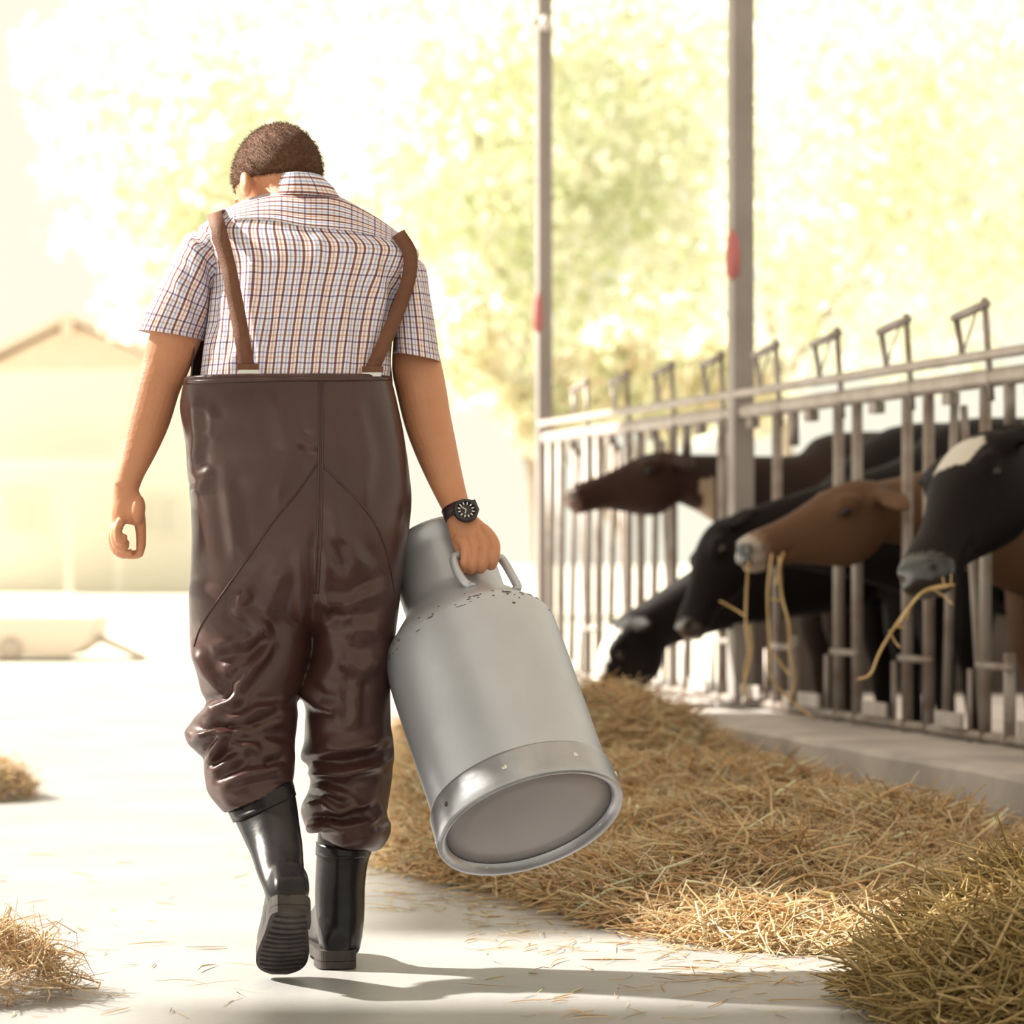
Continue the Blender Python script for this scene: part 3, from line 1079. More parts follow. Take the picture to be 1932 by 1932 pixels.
# trunk and legs under the clothes
V, Fc, _ = loft([S((500, 385), (650, 385), 6.43, .06), S((420, 440), (740, 445), 6.425, .085), S((415, 520), (755, 520), 6.42, .10), S((415, 640), (725, 640), 6.40, .10),
                 S((400, 760), (720, 760), 6.38, .10), S((390, 960), (740, 960), 6.37, .11), S((395, 1120), (725, 1120), 6.36, .10), S((430, 1180), (700, 1180), 6.36, .07)], 32, 3)
body.add(V, Fc)
body.tube([P(480, 1080, 6.36), P(470, 1250, 6.34), P(470, 1380, 6.30), P(495, 1530, 6.20), P(535, 1670, 6.04)], [.085, .07, .05, .038, .022], 16)
body.tube([P(660, 1080, 6.36), P(655, 1250, 6.36), P(655, 1400, 6.36), P(650, 1600, 6.33), P(640, 1760, 6.31)], [.085, .07, .05, .038, .026], 16)


def pxtube(mb, rows, n=20, depth=0.9, per=3):
    C_ = catmull([[*P(u, v, Y), w / FPX * Y] for (u, v, Y, w) in rows], per)
    mb.tube([Vector(c[:3]) for c in C_], list(C_[:, 3]), n, list(C_[:, 3] * depth), ref=(0, 1, 0))


# left arm, hanging
pxtube(body, [(402, 450, 6.42, 40), (372, 520, 6.42, 47), (345, 590, 6.42, 49), (330, 640, 6.42, 48), (312, 690, 6.42, 45), (297, 730, 6.41, 43), (280, 790, 6.39, 41.5), (262, 845, 6.37, 35), (246, 890, 6.35, 27.5), (238, 920, 6.34, 24)], 24, .85)
pxtube(body, [(238, 912, 6.34, 23), (238, 930, 6.34, 25), (241, 950, 6.34, 30), (241, 970, 6.34, 32), (238, 988, 6.34, 29)], 20, .62)
body.ellipsoid(P(260, 962, 6.325), Vector((.015, 0, -.004)), Vector((0, .017, 0)), Vector((.004, 0, .030)), 14, 10)     # ball of the thumb
FL = [  # fingers: index lies farthest, little finger nearest the camera
    [(228, 982, 6.372, 11), (217, 1005, 6.375, 10.5), (219, 1030, 6.372, 10), (238, 1045, 6.362, 9), (258, 1046, 6.352, 8.5), (268, 1043, 6.348, 6)],
    [(226, 982, 6.352, 11), (213, 1008, 6.352, 10.5), (217, 1033, 6.347, 10), (233, 1046, 6.337, 9), (250, 1042, 6.332, 7.5)],
    [(228, 982, 6.332, 10.5), (217, 1006, 6.330, 10), (221, 1028, 6.324, 9.5), (234, 1034, 6.318, 8.5), (238, 1020, 6.322, 7)],
    [(230, 980, 6.314, 9.5), (222, 1000, 6.310, 9), (224, 1018, 6.306, 8.5), (233, 1022, 6.306, 7.5), (234, 1009, 6.312, 6)]]
for r_ in FL: pxtube(body, r_, 12, 1.0)
pxtube(body, [(259, 962, 6.335, 14), (264, 985, 6.338, 11.5), (266, 1008, 6.342, 10), (266, 1028, 6.345, 9.5), (264, 1043, 6.347, 7.5)], 12, 1.0)
# right arm, carrying
pxtube(body, [(758, 490, 6.430, 27), (772, 560, 6.420, 34), (781, 630, 6.427, 39), (786, 690, 6.427, 47), (796, 740, 6.423, 47), (806, 790, 6.416, 45), (820, 840, 6.404, 41), (836, 890, 6.389, 35), (852, 935, 6.370, 29), (862, 960, 6.355, 26)], 24, .85)
pxtube(body, [(860, 955, 6.356, 26), (868, 978, 6.350, 27), (880, 1000, 6.345, 34), (894, 1022, 6.335, 40), (902, 1036, 6.328, 38)], 24, .50)
KN = [((926, 1012), (935, 1030), (932, 1056), (926, 1068)), ((910, 1020), (916, 1042), (911, 1066), (906, 1074)), ((893, 1026), (896, 1048), (891, 1070), (888, 1076)), ((876, 1030), (877, 1050), (874, 1068), (874, 1074))]
for i, (a, b, c, d_) in enumerate(KN):
    w = (9.6, 9.8, 9.4, 8.6)[i]
    pxtube(body, [(a[0] - 14, a[1] - 16, 6.334, w), (a[0], a[1], 6.316, w + 1), (b[0], b[1], 6.306, w), (c[0], c[1], 6.310, w), (d_[0], d_[1], 6.332, w - .5), (d_[0] - 2, d_[1] - 14, 6.358, w - 2)], 12, 1.0)
pxtube(body, [(868, 1000, 6.358, 14), (870, 1030, 6.368, 12), (885, 1048, 6.370, 10.5), (903, 1052, 6.366, 9)], 12, 1.0)      # thumb closes in front
me = remesh(body, 0.0027, 1)
link('body', me, M['skin'], man)

# hair: close-cropped cap down to the hairline
hm = MB(); hm.ellipsoid(hp(-.006, 0, .014), fw * .1055, hs * .089, hu * .1095, 96, 64)
hme = hm.mesh('hair')
import bmesh
bm = bmesh.new(); bm.from_mesh(hme)
hn = Vector((-.03, .16, .985)).normalized()
cut = P(510, 331, 6.41)
bmesh.ops.bisect_plane(bm, geom=bm.verts[:] + bm.edges[:] + bm.faces[:], plane_co=cut, plane_no=hn, clear_inner=True)
bmesh.ops.holes_fill(bm, edges=[e for e in bm.edges if e.is_boundary])
bm.to_mesh(hme); bm.free()
fix_normals(hme)
co = get_co(hme); no = get_no(hme)
ed = np.clip(((co - np.array(cut)) @ np.array(hn)) / .02, 0, 1)
set_co(hme, co + no * ((-.0045 * (1 - ed)) + 0.0012 * noise3(co, 240))[:, None])
sm = hme
hair_o = link('hair', sm, M['hair'], man)
gh = np.random.default_rng(91)
hp_, hno = get_co(hme), get_no(hme)
kk_ = gh.integers(0, len(hp_), 14000)
kk_ = kk_[((hp_[kk_] - np.array(cut)) @ np.array(hn)) > .002]
base_ = hp_[kk_] + gh.normal(0, .0022, (len(kk_), 3))
dirs = hno[kk_] * .75 + gh.normal(0, .35, (len(kk_), 3)) - np.array(hu) * .35
dirs /= np.linalg.norm(dirs, axis=1)[:, None]
ln_ = gh.uniform(.004, .008, len(kk_))[:, None]
sd_ = np.cross(dirs, gh.normal(0, 1, dirs.shape)); sd_ /= np.linalg.norm(sd_, axis=1)[:, None]
sd2 = np.cross(dirs, sd_)
w_ = .00045
Vh = np.stack([base_ + sd_ * w_, base_ - sd_ * w_ * .5 + sd2 * w_ * .87, base_ - sd_ * w_ * .5 - sd2 * w_ * .87, base_ + dirs * ln_], 1).reshape(-1, 3)
b4 = (np.arange(len(kk_)) * 4)[:, None, None]
Fh = (b4 + np.array([[0, 1, 3], [1, 2, 3], [2, 0, 3]])[None]).reshape(-1, 3)
ho = link('cropped_strands', quad_mesh('cropped_strands', Vh, Fh), M['hair'], hair_o, smooth=False)
ho['kind'] = 'stuff'

# shirt ----------------------------------------------------------------------
def cloth(secs, n, per, cref, lref=None, cap=False):
    V, Fc, m = loft(secs, n, per, cap=cap)
    A = V.reshape(m, n, 3)
    mid = A.mean(1)
    ln = np.concatenate([[0], np.cumsum(np.linalg.norm(np.diff(mid, axis=0), axis=1))])
    uvs = np.zeros((m, n + 1, 2))
    ring = A[m // 2]
    seg_ = np.linalg.norm(np.roll(ring, -1, 0) - ring, axis=1)
    arc = np.concatenate([[0], np.cumsum(seg_)]) / seg_.sum()
    for k_ in range(n + 1):
        uvs[:, k_, 0] = cref * arc[k_]
        uvs[:, k_, 1] = ln
    return V, Fc, m, uvs


def cloth_mesh(parts, name):
    me = bpy.data.meshes.new(name)
    V = []; Fc = []; UV = []
    for (v_, f_, m, uvs, n) in parts:
        off = len(V)
        V.extend(map(tuple, v_))
        for f in f_:
            Fc.append(tuple(i + off for i in f))
            ks = [(i // n, i % n) for i in f]
            cols = [k_ for _, k_ in ks]
            wrap = max(cols) - min(cols) > n // 2
            for (r_, k_) in ks:
                kk = n if (wrap and k_ == 0) else k_
                UV.append(uvs[r_, kk])
    me.from_pydata(V, [], Fc)
    l = me.uv_layers.new(name='UVMap')
    l.data.foreach_set('uv', np.array(UV, np.float32).ravel())
    me.update()
    fix_normals(me)
    return me


torso = [S((372, 735), (728, 735), 6.375, .135, 2.3), S((378, 715), (735, 712), 6.38, .14, 2.3), S((384, 665), (740, 665), 6.40, .145, 2.3), S((392, 610), (748, 610), 6.41, .15, 2.3), S((396, 550), (762, 555), 6.42, .15, 2.3),
         S((392, 500), (780, 510), 6.425, .145, 2.3), S((378, 460), (790, 478), 6.43, .13, 2.3), S((376, 433), (770, 455), 6.435, .115, 2.2), S((400, 411), (735, 428), 6.44, .10, 2.2), S((432, 392), (700, 404), 6.445, .09, 2.1), S((466, 377), (665, 384), 6.45, .08, 2.0), S((500, 366), (640, 370), 6.455, .07, 2.0)]
n1 = 144
Vt, Ft, mt, uvt = cloth(torso, n1, 8, 1.05)
sl = [S((386, 430), (446, 478), 6.43, .07), S((347, 450), (430, 520), 6.43, .085), S((318, 505), (412, 560), 6.43, .085), S((290, 562), (398, 602), 6.43, .083), S((263, 618), (386, 638), 6.43, .080), S((262, 622), (387, 642), 6.43, .080), S((270, 622), (380, 641), 6.43, .074), S((285, 600), (380, 620), 6.43, .070)]
Vl, Fl, ml, uvl = cloth(sl, 64, 6, .46)
sr = [S((712, 478), (778, 484), 6.43, .07), S((732, 512), (802, 502), 6.43, .08), S((738, 560), (812, 555), 6.425, .082), S((741, 615), (822, 620), 6.42, .08), S((743, 662), (829, 677), 6.41, .078), S((743, 666), (829, 681), 6.41, .078), S((749, 664), (823, 678), 6.41, .072), S((752, 640), (818, 650), 6.41, .068)]
Vr, Fr, mr_, uvr = cloth(sr, 64, 6, .46)
me = cloth_mesh([(Vt, Ft, mt, uvt, n1), (Vl, Fl, ml, uvl, 64), (Vr, Fr, mr_, uvr, 64)], 'shirt')
creases(me, [([(600, 430), (596, 560), (604, 700)], .004, 10), ([(575, 470), (568, 600), (560, 705)], .004, 8), ([(480, 460), (470, 560), (500, 700)], .006, 12), ([(700, 470), (715, 560), (690, 680)], .006, 12), ([(640, 520), (655, 640), (650, 710)], .005, 10),
             ([(395, 470), (405, 560), (400, 640)], -.008, 9), ([(745, 520), (738, 600), (742, 680)], -.008, 9), ([(352, 440), (372, 480), (380, 520)], .006, 8), ([(362, 430), (395, 470)], -.006, 7), ([(345, 470), (365, 500), (372, 540)], .005, 8), ([(330, 520), (352, 570), (350, 610)], .004, 9),
             ([(520, 520), (530, 620), (525, 700)], .004, 10), ([(770, 500), (792, 560), (800, 640)], .004, 9), ([(440, 600), (455, 650), (430, 700)], .005, 10)], .5)
shirt = link('shirt', me, M['plaid'], man)
shirt['label'] = 'short-sleeved white, brown and blue plaid shirt'
bpy.context.view_layer.update()


def bvh_of(me):
    return BVHTree.FromPolygons([v.co.copy() for v in me.vertices], [tuple(p.vertices) for p in me.polygons])


EYE = Vector((0, 0, CH))


def drape(bvh, u, v, off, far=6.45):
    d = (P(u, v, 6.0) - EYE).normalized()
    h = bvh.ray_cast(EYE, d)
    if h[0] is None: return P(u, v, far), Vector((0, -1, 0))
    n_ = h[1] if h[1].dot(d) < 0 else -h[1]
    return h[0] - d * off, n_


sb = bvh_of(me)
# yoke: separate panel across the shoulders with the check turned sideways
top = [(442, 391), (478, 378), (520, 370), (572, 371), (625, 373), (668, 388), (712, 412), (752, 440)]
bot = [(440, 416), (478, 414), (522, 417), (572, 427), (625, 432), (668, 436), (712, 446), (752, 458)]
T_ = catmull(top, 6); B_ = catmull(bot, 6)
rows = 10; vs = []; uv_ = []
for j in range(rows + 1):
    for i in range(len(T_)):
        q = T_[i] * (1 - j / rows) + B_[i] * (j / rows)
        p, n_ = drape(sb, q[0], q[1], .0035)
        vs.append(p); uv_.append(((q[0] - 440) / 955, j / rows * .055 * 1.6))
nT = len(T_)
fs = [(j * nT + i, j * nT + i + 1, (j + 1) * nT + i + 1, (j + 1) * nT + i) for j in range(rows) for i in range(nT - 1)]
yme = bpy.data.meshes.new('yoke'); yme.from_pydata([tuple(v) for v in vs], [], fs)
l = yme.uv_layers.new(name='UVMap')
l.data.foreach_set('uv', np.array([uv_[i] for f in fs for i in f], np.float32).ravel())
yk = link('yoke', yme, M['plaidh'], shirt)
sol = yk.modifiers.new('t', 'SOLIDIFY'); sol.thickness = .002; sol.offset = 0
# collar
V, Fc, m, uvs = cloth([S((500, 372), (648, 376), 6.445, .078), S((509, 366), (641, 371), 6.445, .078), S((517, 350), (628, 352), 6.445, .074), S((526, 336), (612, 337), 6.445, .071), S((529, 331), (608, 333), 6.445, .070), S((532, 333), (605, 335), 6.445, .066), S((528, 350), (610, 352), 6.445, .066)], 72, 4, .42)
cl = link('collar', cloth_mesh([(V, Fc, m, uvs, 72)], 'collar'), M['plaidh'], shirt)

# waders ---------------------------------------------------------------------
wm = MB()
V, Fc, _ = loft([S((349, 713), (738, 711), 6.375, .160, 2.5), S((345, 735), (744, 733), 6.375, .162, 2.5), S((340, 770), (752, 770), 6.372, .165, 2.4), S((348, 830), (764, 830), 6.37, .168, 2.3), S((355, 890), (772, 890), 6.37, .17, 2.3), S((359, 945), (777, 940), 6.37, .172, 2.3),
                 S((362, 1000), (772, 1000), 6.365, .17, 2.3), S((361, 1060), (763, 1060), 6.36, .165, 2.3), S((359, 1110), (757, 1110), 6.36, .155, 2.3), S((372, 1165), (742, 1165), 6.36, .12, 2.2), S((430, 1195), (700, 1195), 6.36, .06, 2.0)], 64, 5)
wm.add(V, Fc)
V, Fc, _ = loft([S((375, 1050), (585, 1050), 6.36, .12), S((358, 1110), (592, 1110), 6.355, .138, 2.2), S((357, 1180), (593, 1180), 6.35, .135, 2.2), S((361, 1240), (584, 1240), 6.335, .125, 2.2), S((376, 1300), (566, 1300), 6.32, .115), S((386, 1330), (560, 1325), 6.31, .11), S((358, 1362), (560, 1352), 6.295, .112), S((345, 1382), (558, 1378), 6.29, .11),
                 S((356, 1408), (558, 1402), 6.275, .105), S((380, 1432), (557, 1428), 6.26, .10), S((386, 1470), (555, 1450), 6.24, .097), S((395, 1498), (555, 1468), 6.225, .09), S((424, 1532), (552, 1482), 6.205, .08)], 56, 5)
wm.add(V, Fc)
V, Fc, _ = loft([S((600, 1050), (752, 1050), 6.36, .11), S((592, 1110), (757, 1110), 6.36, .13, 2.2), S((592, 1200), (747, 1200), 6.36, .125, 2.2), S((584, 1250), (741, 1250), 6.36, .12), S((566, 1292), (737, 1300), 6.36, .115), S((576, 1345), (736, 1350), 6.36, .11), S((574, 1395), (741, 1395), 6.355, .11), S((566, 1432), (744, 1425), 6.35, .11), S((582, 1450), (741, 1455), 6.345, .105),
                 S((584, 1485), (737, 1490), 6.34, .10), S((572, 1512), (731, 1525), 6.335, .098), S((570, 1540), (729, 1540), 6.335, .096), S((578, 1556), (738, 1556), 6.335, .096), S((598, 1562), (736, 1580), 6.335, .092), S((604, 1572), (720, 1602), 6.335, .085), S((606, 1580), (695, 1608), 6.335, .075)], 56, 5)
wm.add(V, Fc)
me = remesh(wm, 0.0055, 3, .5)
CR = [([(590, 1000), (592, 1100), (590, 1200)], -.010, 12), ([(385, 760), (400, 790), (392, 830)], .004, 10), ([(366, 740), (372, 830), (360, 900)], .006, 10), ([(362, 905), (385, 898), (366, 935)], .006, 12),
      ([(520, 730), (545, 850), (515, 960)], .006, 16), ([(660, 740), (690, 860), (680, 960)], .007, 16), ([(430, 900), (440, 990), (450, 1060)], .006, 13), ([(560, 830), (600, 845)], .005, 8),
      ([(460, 1110), (452, 1150), (490, 1180), (515, 1205)], .010, 11), ([(515, 1205), (470, 1230), (400, 1245)], -.009, 12), ([(515, 1205), (495, 1240), (440, 1310)], .011, 10), ([(540, 1060), (500, 1160), (480, 1240)], .006, 16),
      ([(600, 1135), (660, 1140), (715, 1115)], .008, 13), ([(610, 1162), (650, 1168), (690, 1155)], -.004, 12), ([(660, 1160), (670, 1190), (720, 1190)], .008, 14), ([(640, 1240), (680, 1265), (715, 1240)], .010, 14), ([(676, 1270), (670, 1320), (672, 1370)], .007, 9),
      ([(365, 1225), (390, 1270), (430, 1320)], .010, 10), ([(390, 1345), (440, 1325), (455, 1310)], .014, 10), ([(352, 1370), (400, 1368), (470, 1370), (555, 1330)], -.013, 9), ([(360, 1400), (410, 1380), (425, 1390), (405, 1420), (390, 1450)], .014, 8), ([(395, 1460), (440, 1438), (460, 1420)], .012, 8),
      ([(425, 1400), (480, 1415), (492, 1425)], .009, 9), ([(470, 1340), (520, 1345), (545, 1335)], .010, 11), ([(420, 1480), (470, 1462), (540, 1450)], .009, 9), ([(500, 1440), (540, 1430)], -.008, 8), ([(440, 1400), (500, 1380), (550, 1390)], -.008, 10),
      ([(565, 1295), (600, 1330), (640, 1340)], .008, 10), ([(570, 1440), (640, 1438), (700, 1430), (735, 1410)], -.013, 10), ([(580, 1455), (650, 1462), (720, 1440)], .011, 10), ([(590, 1480), (640, 1500), (690, 1520)], .009, 9), ([(575, 1525), (610, 1512), (640, 1530), (680, 1520)], .012, 8), ([(580, 1545), (640, 1548), (720, 1530)], -.013, 8), ([(575, 1562), (610, 1553), (640, 1556)], .010, 7),
      ([(700, 1545), (728, 1530)], .010, 9), ([(600, 1400), (660, 1410), (720, 1395)], .008, 12), ([(622, 930), (640, 1010), (690, 1080)], .006, 14), ([(640, 1020), (650, 1080)], -.006, 14)]
creases(me, CR, .55)
co = get_co(me); no = get_no(me)
low = np.clip((1.0 - co[:, 2]) / .8, 0.25, 1)
nzv = noise3(co * np.array((1, 1, .7)), 9, 2.2) * .006 + noise3(co, 22, 5.0) * .0028
set_co(me, co + no * (nzv * low)[:, None])
waders = link('waders', me, M['wader'], man)
waders['label'] = 'glossy flare-browned chest waders, creased at the knees'
wb = bvh_of(me)


def seam(pts_, r=.0022, off=.0004):
    C_ = catmull(pts_, 8)
    m = MB(); m.tube([drape(wb, q[0], q[1], off)[0] for q in C_], r, 6)
    return m.build('seam', M['wader'], waders)


seam([(602, 722), (602, 800), (601, 880), (600, 960), (598, 1040), (594, 1120)])
seam([(609, 722), (609, 800), (608, 880), (607, 960), (604, 1040), (600, 1120)])
seam([(600, 872), (560, 930), (515, 985), (470, 1050), (420, 1120), (380, 1180), (366, 1220)])
seam([(609, 878), (640, 910), (680, 950), (712, 995), (735, 1060), (745, 1120)])
C_ = catmull([(352, 721), (450, 718), (540, 716), (640, 716), (735, 714)], 8)
m = MB(); m.tube([drape(wb, q[0], q[1], -.001)[0] for q in C_], .0050, 8)
m.build('top_hem', M['wader'], waders)
# chest bib at the front, showing beside the left arm
vs = []; fs = []
nb_ = 40; nr = 10
for j in range(nr + 1):
    for i in range(nb_ + 1):
        th = math.pi * (-0.06 + 1.12 * i / nb_)
        c = P(548, 720, 6.40); c.z += .175 * j / nr
        vs.append((c.x + .205 * math.cos(th) * (1 - .05 * j / nr), c.y + .03 + .165 * math.sin(th), c.z - .06 * (j / nr) * abs(math.cos(th)) ** 3))
fs = [(j * (nb_ + 1) + i, j * (nb_ + 1) + i + 1, (j + 1) * (nb_ + 1) + i + 1, (j + 1) * (nb_ + 1) + i) for j in range(nr) for i in range(nb_)]
bb = MB(); bb.add(vs, fs)
bo = bb.build('bib', M['wader'], waders)
s_ = bo.modifiers.new('t', 'SOLIDIFY'); s_.thickness = .003


# suspenders
def suspender(cent, wpx, tail):
    C_ = catmull(cent, 8)
    L1 = []; L2 = []
    for i, q in enumerate(C_):
        t = C_[min(i + 1, len(C_) - 1)] - C_[max(i - 1, 0)]; t = t / np.linalg.norm(t)
        nrm = np.array((-t[1], t[0])) * wpx / 2
        L1.append(drape(sb, q[0] - nrm[0], q[1] - nrm[1], .009, 6.43)[0]); L2.append(drape(sb, q[0] + nrm[0], q[1] + nrm[1], .009, 6.43)[0])
    # even out depth along the strap so it bridges the folds
    ys = np.array([[a.y, b.y] for a, b in zip(L1, L2)])
    w_ = 4
    ys = np.array([ys[max(0, i - w_):i + w_ + 1].min() for i in range(len(ys))])[:, None].repeat(2, 1)
    for _ in range(6):
        ys[1:-1] = np.minimum(ys[1:-1], (ys[:-2] + ys[2:]) / 2 * .5 + ys[1:-1] * .5)
    L1 = [a * (y / a.y) + Vector((0, 0, CH * (1 - y / a.y))) for a, y in zip(L1, ys[:, 0])]
    L2 = [a * (y / a.y) + Vector((0, 0, CH * (1 - y / a.y))) for a, y in zip(L2, ys[:, 1])]
    # over the shoulder and down the chest
    a0, b0 = L1[0], L2[0]
    pre = [(a0 + Vector(d_), b0 + Vector(d_)) for d_ in tail]
    A = [p[0] for p in pre[::-1]] + L1; Bq = [p[1] for p in pre[::-1]] + L2
    n_ = len(A)
    me = bpy.data.meshes.new('suspender')
    me.from_pydata([tuple(p) for p in A + Bq], [], [(i, i + 1, n_ + i + 1, n_ + i) for i in range(n_ - 1)])
    o = link('suspender', me, M['strap'], man)
    s_ = o.modifiers.new('t', 'SOLIDIFY'); s_.thickness = .003; s_.offset = 0
    return o, (L1[-1] + L2[-1]) / 2


so, e1 = suspender([(404, 404), (412, 430), (430, 500), (448, 590), (466, 692)], 29, [(.004, .02, .006), (.01, .06, .004), (.02, .12, -.05), (.03, .16, -.14)])
m = MB(); m.box(P(470, 702, e1.y - .004), (.019, .003, .0045)); m.build('buckle', M['buckle'], so, smooth=False)
m = MB(); m.box(P(468, 692, e1.y - .004), (.020, .004, .006)); m.build('slider', M['strap'], so, smooth=False)
so, e1 = suspender([(757, 449), (773, 478), (772, 520), (755, 575), (728, 640), (702, 696)], 27, [(-.006, .02, .010), (-.016, .06, .010), (-.03, .12, -.04), (-.045, .16, -.13)])
m = MB(); m.box(P(701, 706, e1.y - .004), (.019, .003, .0045)); m.build('buckle', M['buckle'], so, smooth=False)
m = MB(); m.box(P(703, 697, e1.y - .004), (.021, .004, .006)); m.build('slider', M['strap'], so, smooth=False)

# boots ----------------------------------------------------------------------
FOOT = [(0.0, .022, .045), (.012, .033, .066), (.045, .0375, .105), (.10, .037, .115), (.15, .042, .088), (.20, .047, .070), (.245, .045, .060), (.275, .033, .050), (.292, .012, .034)]


def boot(heel, toedir, upv, shaft, label, lugs=True):
    heel = Vector(heel); fx = Vector(toedir).normalized()
    uz = Vector(upv); uz = (uz - fx * uz.dot(fx)).normalized()
    sy = fx.cross(uz).normalized()
    mb = MB()
    secs = []
    for (x, w, h) in FOOT:
        c = heel + fx * x + uz * (h / 2)
        secs.append([*c, *(sy * w), *(uz * (h / 2)), 2.6])
    V, Fc, _ = loft(secs, 40, 4); mb.add(V, Fc)
    V, Fc, _ = loft(shaft, 48, 5); mb.add(V, Fc)
    me = remesh(mb, .0042, 10)
    co = get_co(me); no = get_no(me)
    set_co(me, co + no * (noise3(co * np.array((1, 1, .6)), 16, 4.0) * .0028)[:, None])
    o = link('boot', me, M['rubber'], man)
    o['label'] = label
    # moulded sole with heel block and tread
    vs = []; out = []
    Q = catmull(FOOT, 4)
    for x, w, h in Q: out.append((x, w + .003))
    ring = [(x, w) for x, w in out] + [(x, -w) for x, w in out[::-1]]
    mb = MB()
    n_ = len(ring)
    for z in (.010, -.012):
        vs += [heel + fx * x + sy * y + uz * z for x, y in ring]
    mb.add(vs, [tuple(range(n_)), tuple(range(n_, 2 * n_))[::-1]] + [(i, n_ + i, n_ + (i + 1) % n_, (i + 1) % n_) for i in range(n_)])
    hr = [(x, w) for x, w in ring if x < .085]
    left = [p for p in hr if p[1] > 0]; right = [p for p in hr if p[1] <= 0]
    rg = left + right
    vs = []
    for z in (-.010, -.026):
        vs += [heel + fx * x + sy * y + uz * z for x, y in rg]
    n_ = len(rg)
    mb.add(vs, [tuple(range(n_)), tuple(range(n_, 2 * n_))[::-1]] + [(i, n_ + i, n_ + (i + 1) % n_, (i + 1) % n_) for i in range(n_)])
    sme = fix_normals(mb.mesh('sole'))
    so_ = link('sole', sme, M['sole'], o, smooth=False)
    for i in range(9):
        x = .115 + i * .019
        w = np.interp(x, [q[0] for q in FOOT], [q[1] for q in FOOT]) - .004
        pts_ = [heel + fx * (x + .010 * (1 - (s / 1.0) ** 2)) + sy * (s * w) - uz * .0125 for s in np.linspace(-1, 1, 9)]
        m = MB(); m.tube(pts_, .0042, 6)
        m.build('tread_bar', M['sole'], o)
    for i in range(3):
        x = .018 + i * .024
        w = np.interp(x, [q[0] for q in FOOT], [q[1] for q in FOOT]) - .006
        pts_ = [heel + fx * (x + .008 * (1 - s * s)) + sy * (s * w) - uz * .0265 for s in np.linspace(-1, 1, 7)]
        m = MB(); m.tube(pts_, .004, 6)
        m.build('tread_bar', M['sole'], o)
    return o


# standing right boot
hr_ = P(638, 1830, 6.262); hr_.z = .028
boot(hr_, (-.17, .98, 0), (0, 0, 1),
     [S((604, 1548), (712, 1560), 6.34, .062), S((600, 1590), (704, 1598), 6.335, .060), S((597, 1625), (694, 1625), 6.33, .056), S((595, 1665), (690, 1665), 6.325, .053), S((595, 1705), (689, 1705), 6.32, .050), S((597, 1745), (686, 1745), 6.315, .050), S((600, 1780), (681, 1780), 6.31, .045), S((606, 1800), (676, 1800), 6.31, .035)],
     'black rubber boot standing flat on the floor')
# lifted left boot, sole turned to the camera
heelL = P(549, 1697, 5.925); toeL = P(527, 1828, 6.165)
fdir = (toeL - heelL).normalized()
heelL2 = heelL
boot(heelL2, fdir, (-.05, .50, .80),
     [S((432, 1520), (552, 1468), 6.20, .062), S((447, 1556), (560, 1512), 6.165, .060), S((466, 1600), (568, 1572), 6.11, .057), S((484, 1645), (574, 1628), 6.045, .056), S((496, 1676), (578, 1664), 6.00, .060), S((503, 1700), (580, 1692), 5.985, .056), S((512, 1724), (578, 1718), 5.985, .040)],
     'black rubber boot lifted with the treaded sole turned back')
# boot-top cuff rings
for secs in ([S((428, 1528), (553, 1474), 6.203, .066), S((440, 1552), (559, 1500), 6.175, .064)], [S((596, 1588), (700, 1600), 6.335, .063), S((595, 1612), (696, 1616), 6.33, .061)]):
    V, Fc, _ = loft(secs, 48, 3)
    m = MB(); m.add(V, Fc)
    m.build('boot_cuff', M['rubber'], man)

# wristwatch -----------------------------------------------------------------
watch = empty('wristwatch', (0, 0, 0), man)
watch.location = P(880, 963, 6.320) - man.location
watch['label'] = 'black wristwatch with white dial marks'
wa = (P(872, 982, 6.348) - P(848, 925, 6.375)).normalized()        # along the forearm
wc = P(866, 965, 6.356)
dn = Vector((.28, -.95, .12)); dn = (dn - wa * dn.dot(wa)).normalized()
sx = wa.cross(dn).normalized()
# strap
vs = []; fs = []; n_ = 40
for z, r in ((-.011, .0285), (-.011, .0325), (.011, .0325), (.011, .0285)):
    for k_ in range(n_):
        th = 2 * math.pi * k_ / n_
        vs.append(wc + wa * z + sx * (math.cos(th) * (r + .001)) + dn * (math.sin(th) * r * .86))
for i in range(4):
    for k_ in range(n_):
        fs.append((i * n_ + k_, i * n_ + (k_ + 1) % n_, ((i + 1) % 4) * n_ + (k_ + 1) % n_, ((i + 1) % 4) * n_ + k_))
m = MB(); m.add(vs, fs)
link('watch_strap', fix_normals(m.mesh('watch_strap')), M['wstrap'], watch)
cc = P(879, 963, wc.y - .030)
m = MB(); m.lathe(cc - dn * .008, dn, [(0, .020), (0, .0235), (.003, .0250), (.010, .0250), (.0125, .0235), (.0125, .0190), (.0115, .0185)], 40, cap=False)
m.build('watch_case', M['watch'], watch)
m = MB(); m.lathe(cc - dn * .004, dn, [(0, .0002), (0, .0205), (.0065, .0203), (.0065, .0002)], 40)
m.build('watch_dial', M['watch'], watch)
m = MB()
for i in range(12):
    th = 2 * math.pi * i / 12
    dr = wa * math.cos(th) + sx * math.sin(th); tn = dn.cross(dr)
    R3 = Matrix((dr, tn, dn)).transposed()
    m.box(cc + dn * .0030 + dr * .0145, (.0027, .0011, .0004), R3)
for th, ln in ((.6, .009), (2.5, .012)):
    dr = wa * math.cos(th) + sx * math.sin(th); tn = dn.cross(dr)
    m.box(cc + dn * .0034 + dr * ln * .5, (ln * .5, .0008, .0003), Matrix((dr, tn, dn)).transposed())
m.build('dial_marks', M['white'], watch, smooth=False)
m = MB(); m.tube([cc + sx * .024, cc + sx * .029], .003, 8); m.build('crown', M['watch'], watch)
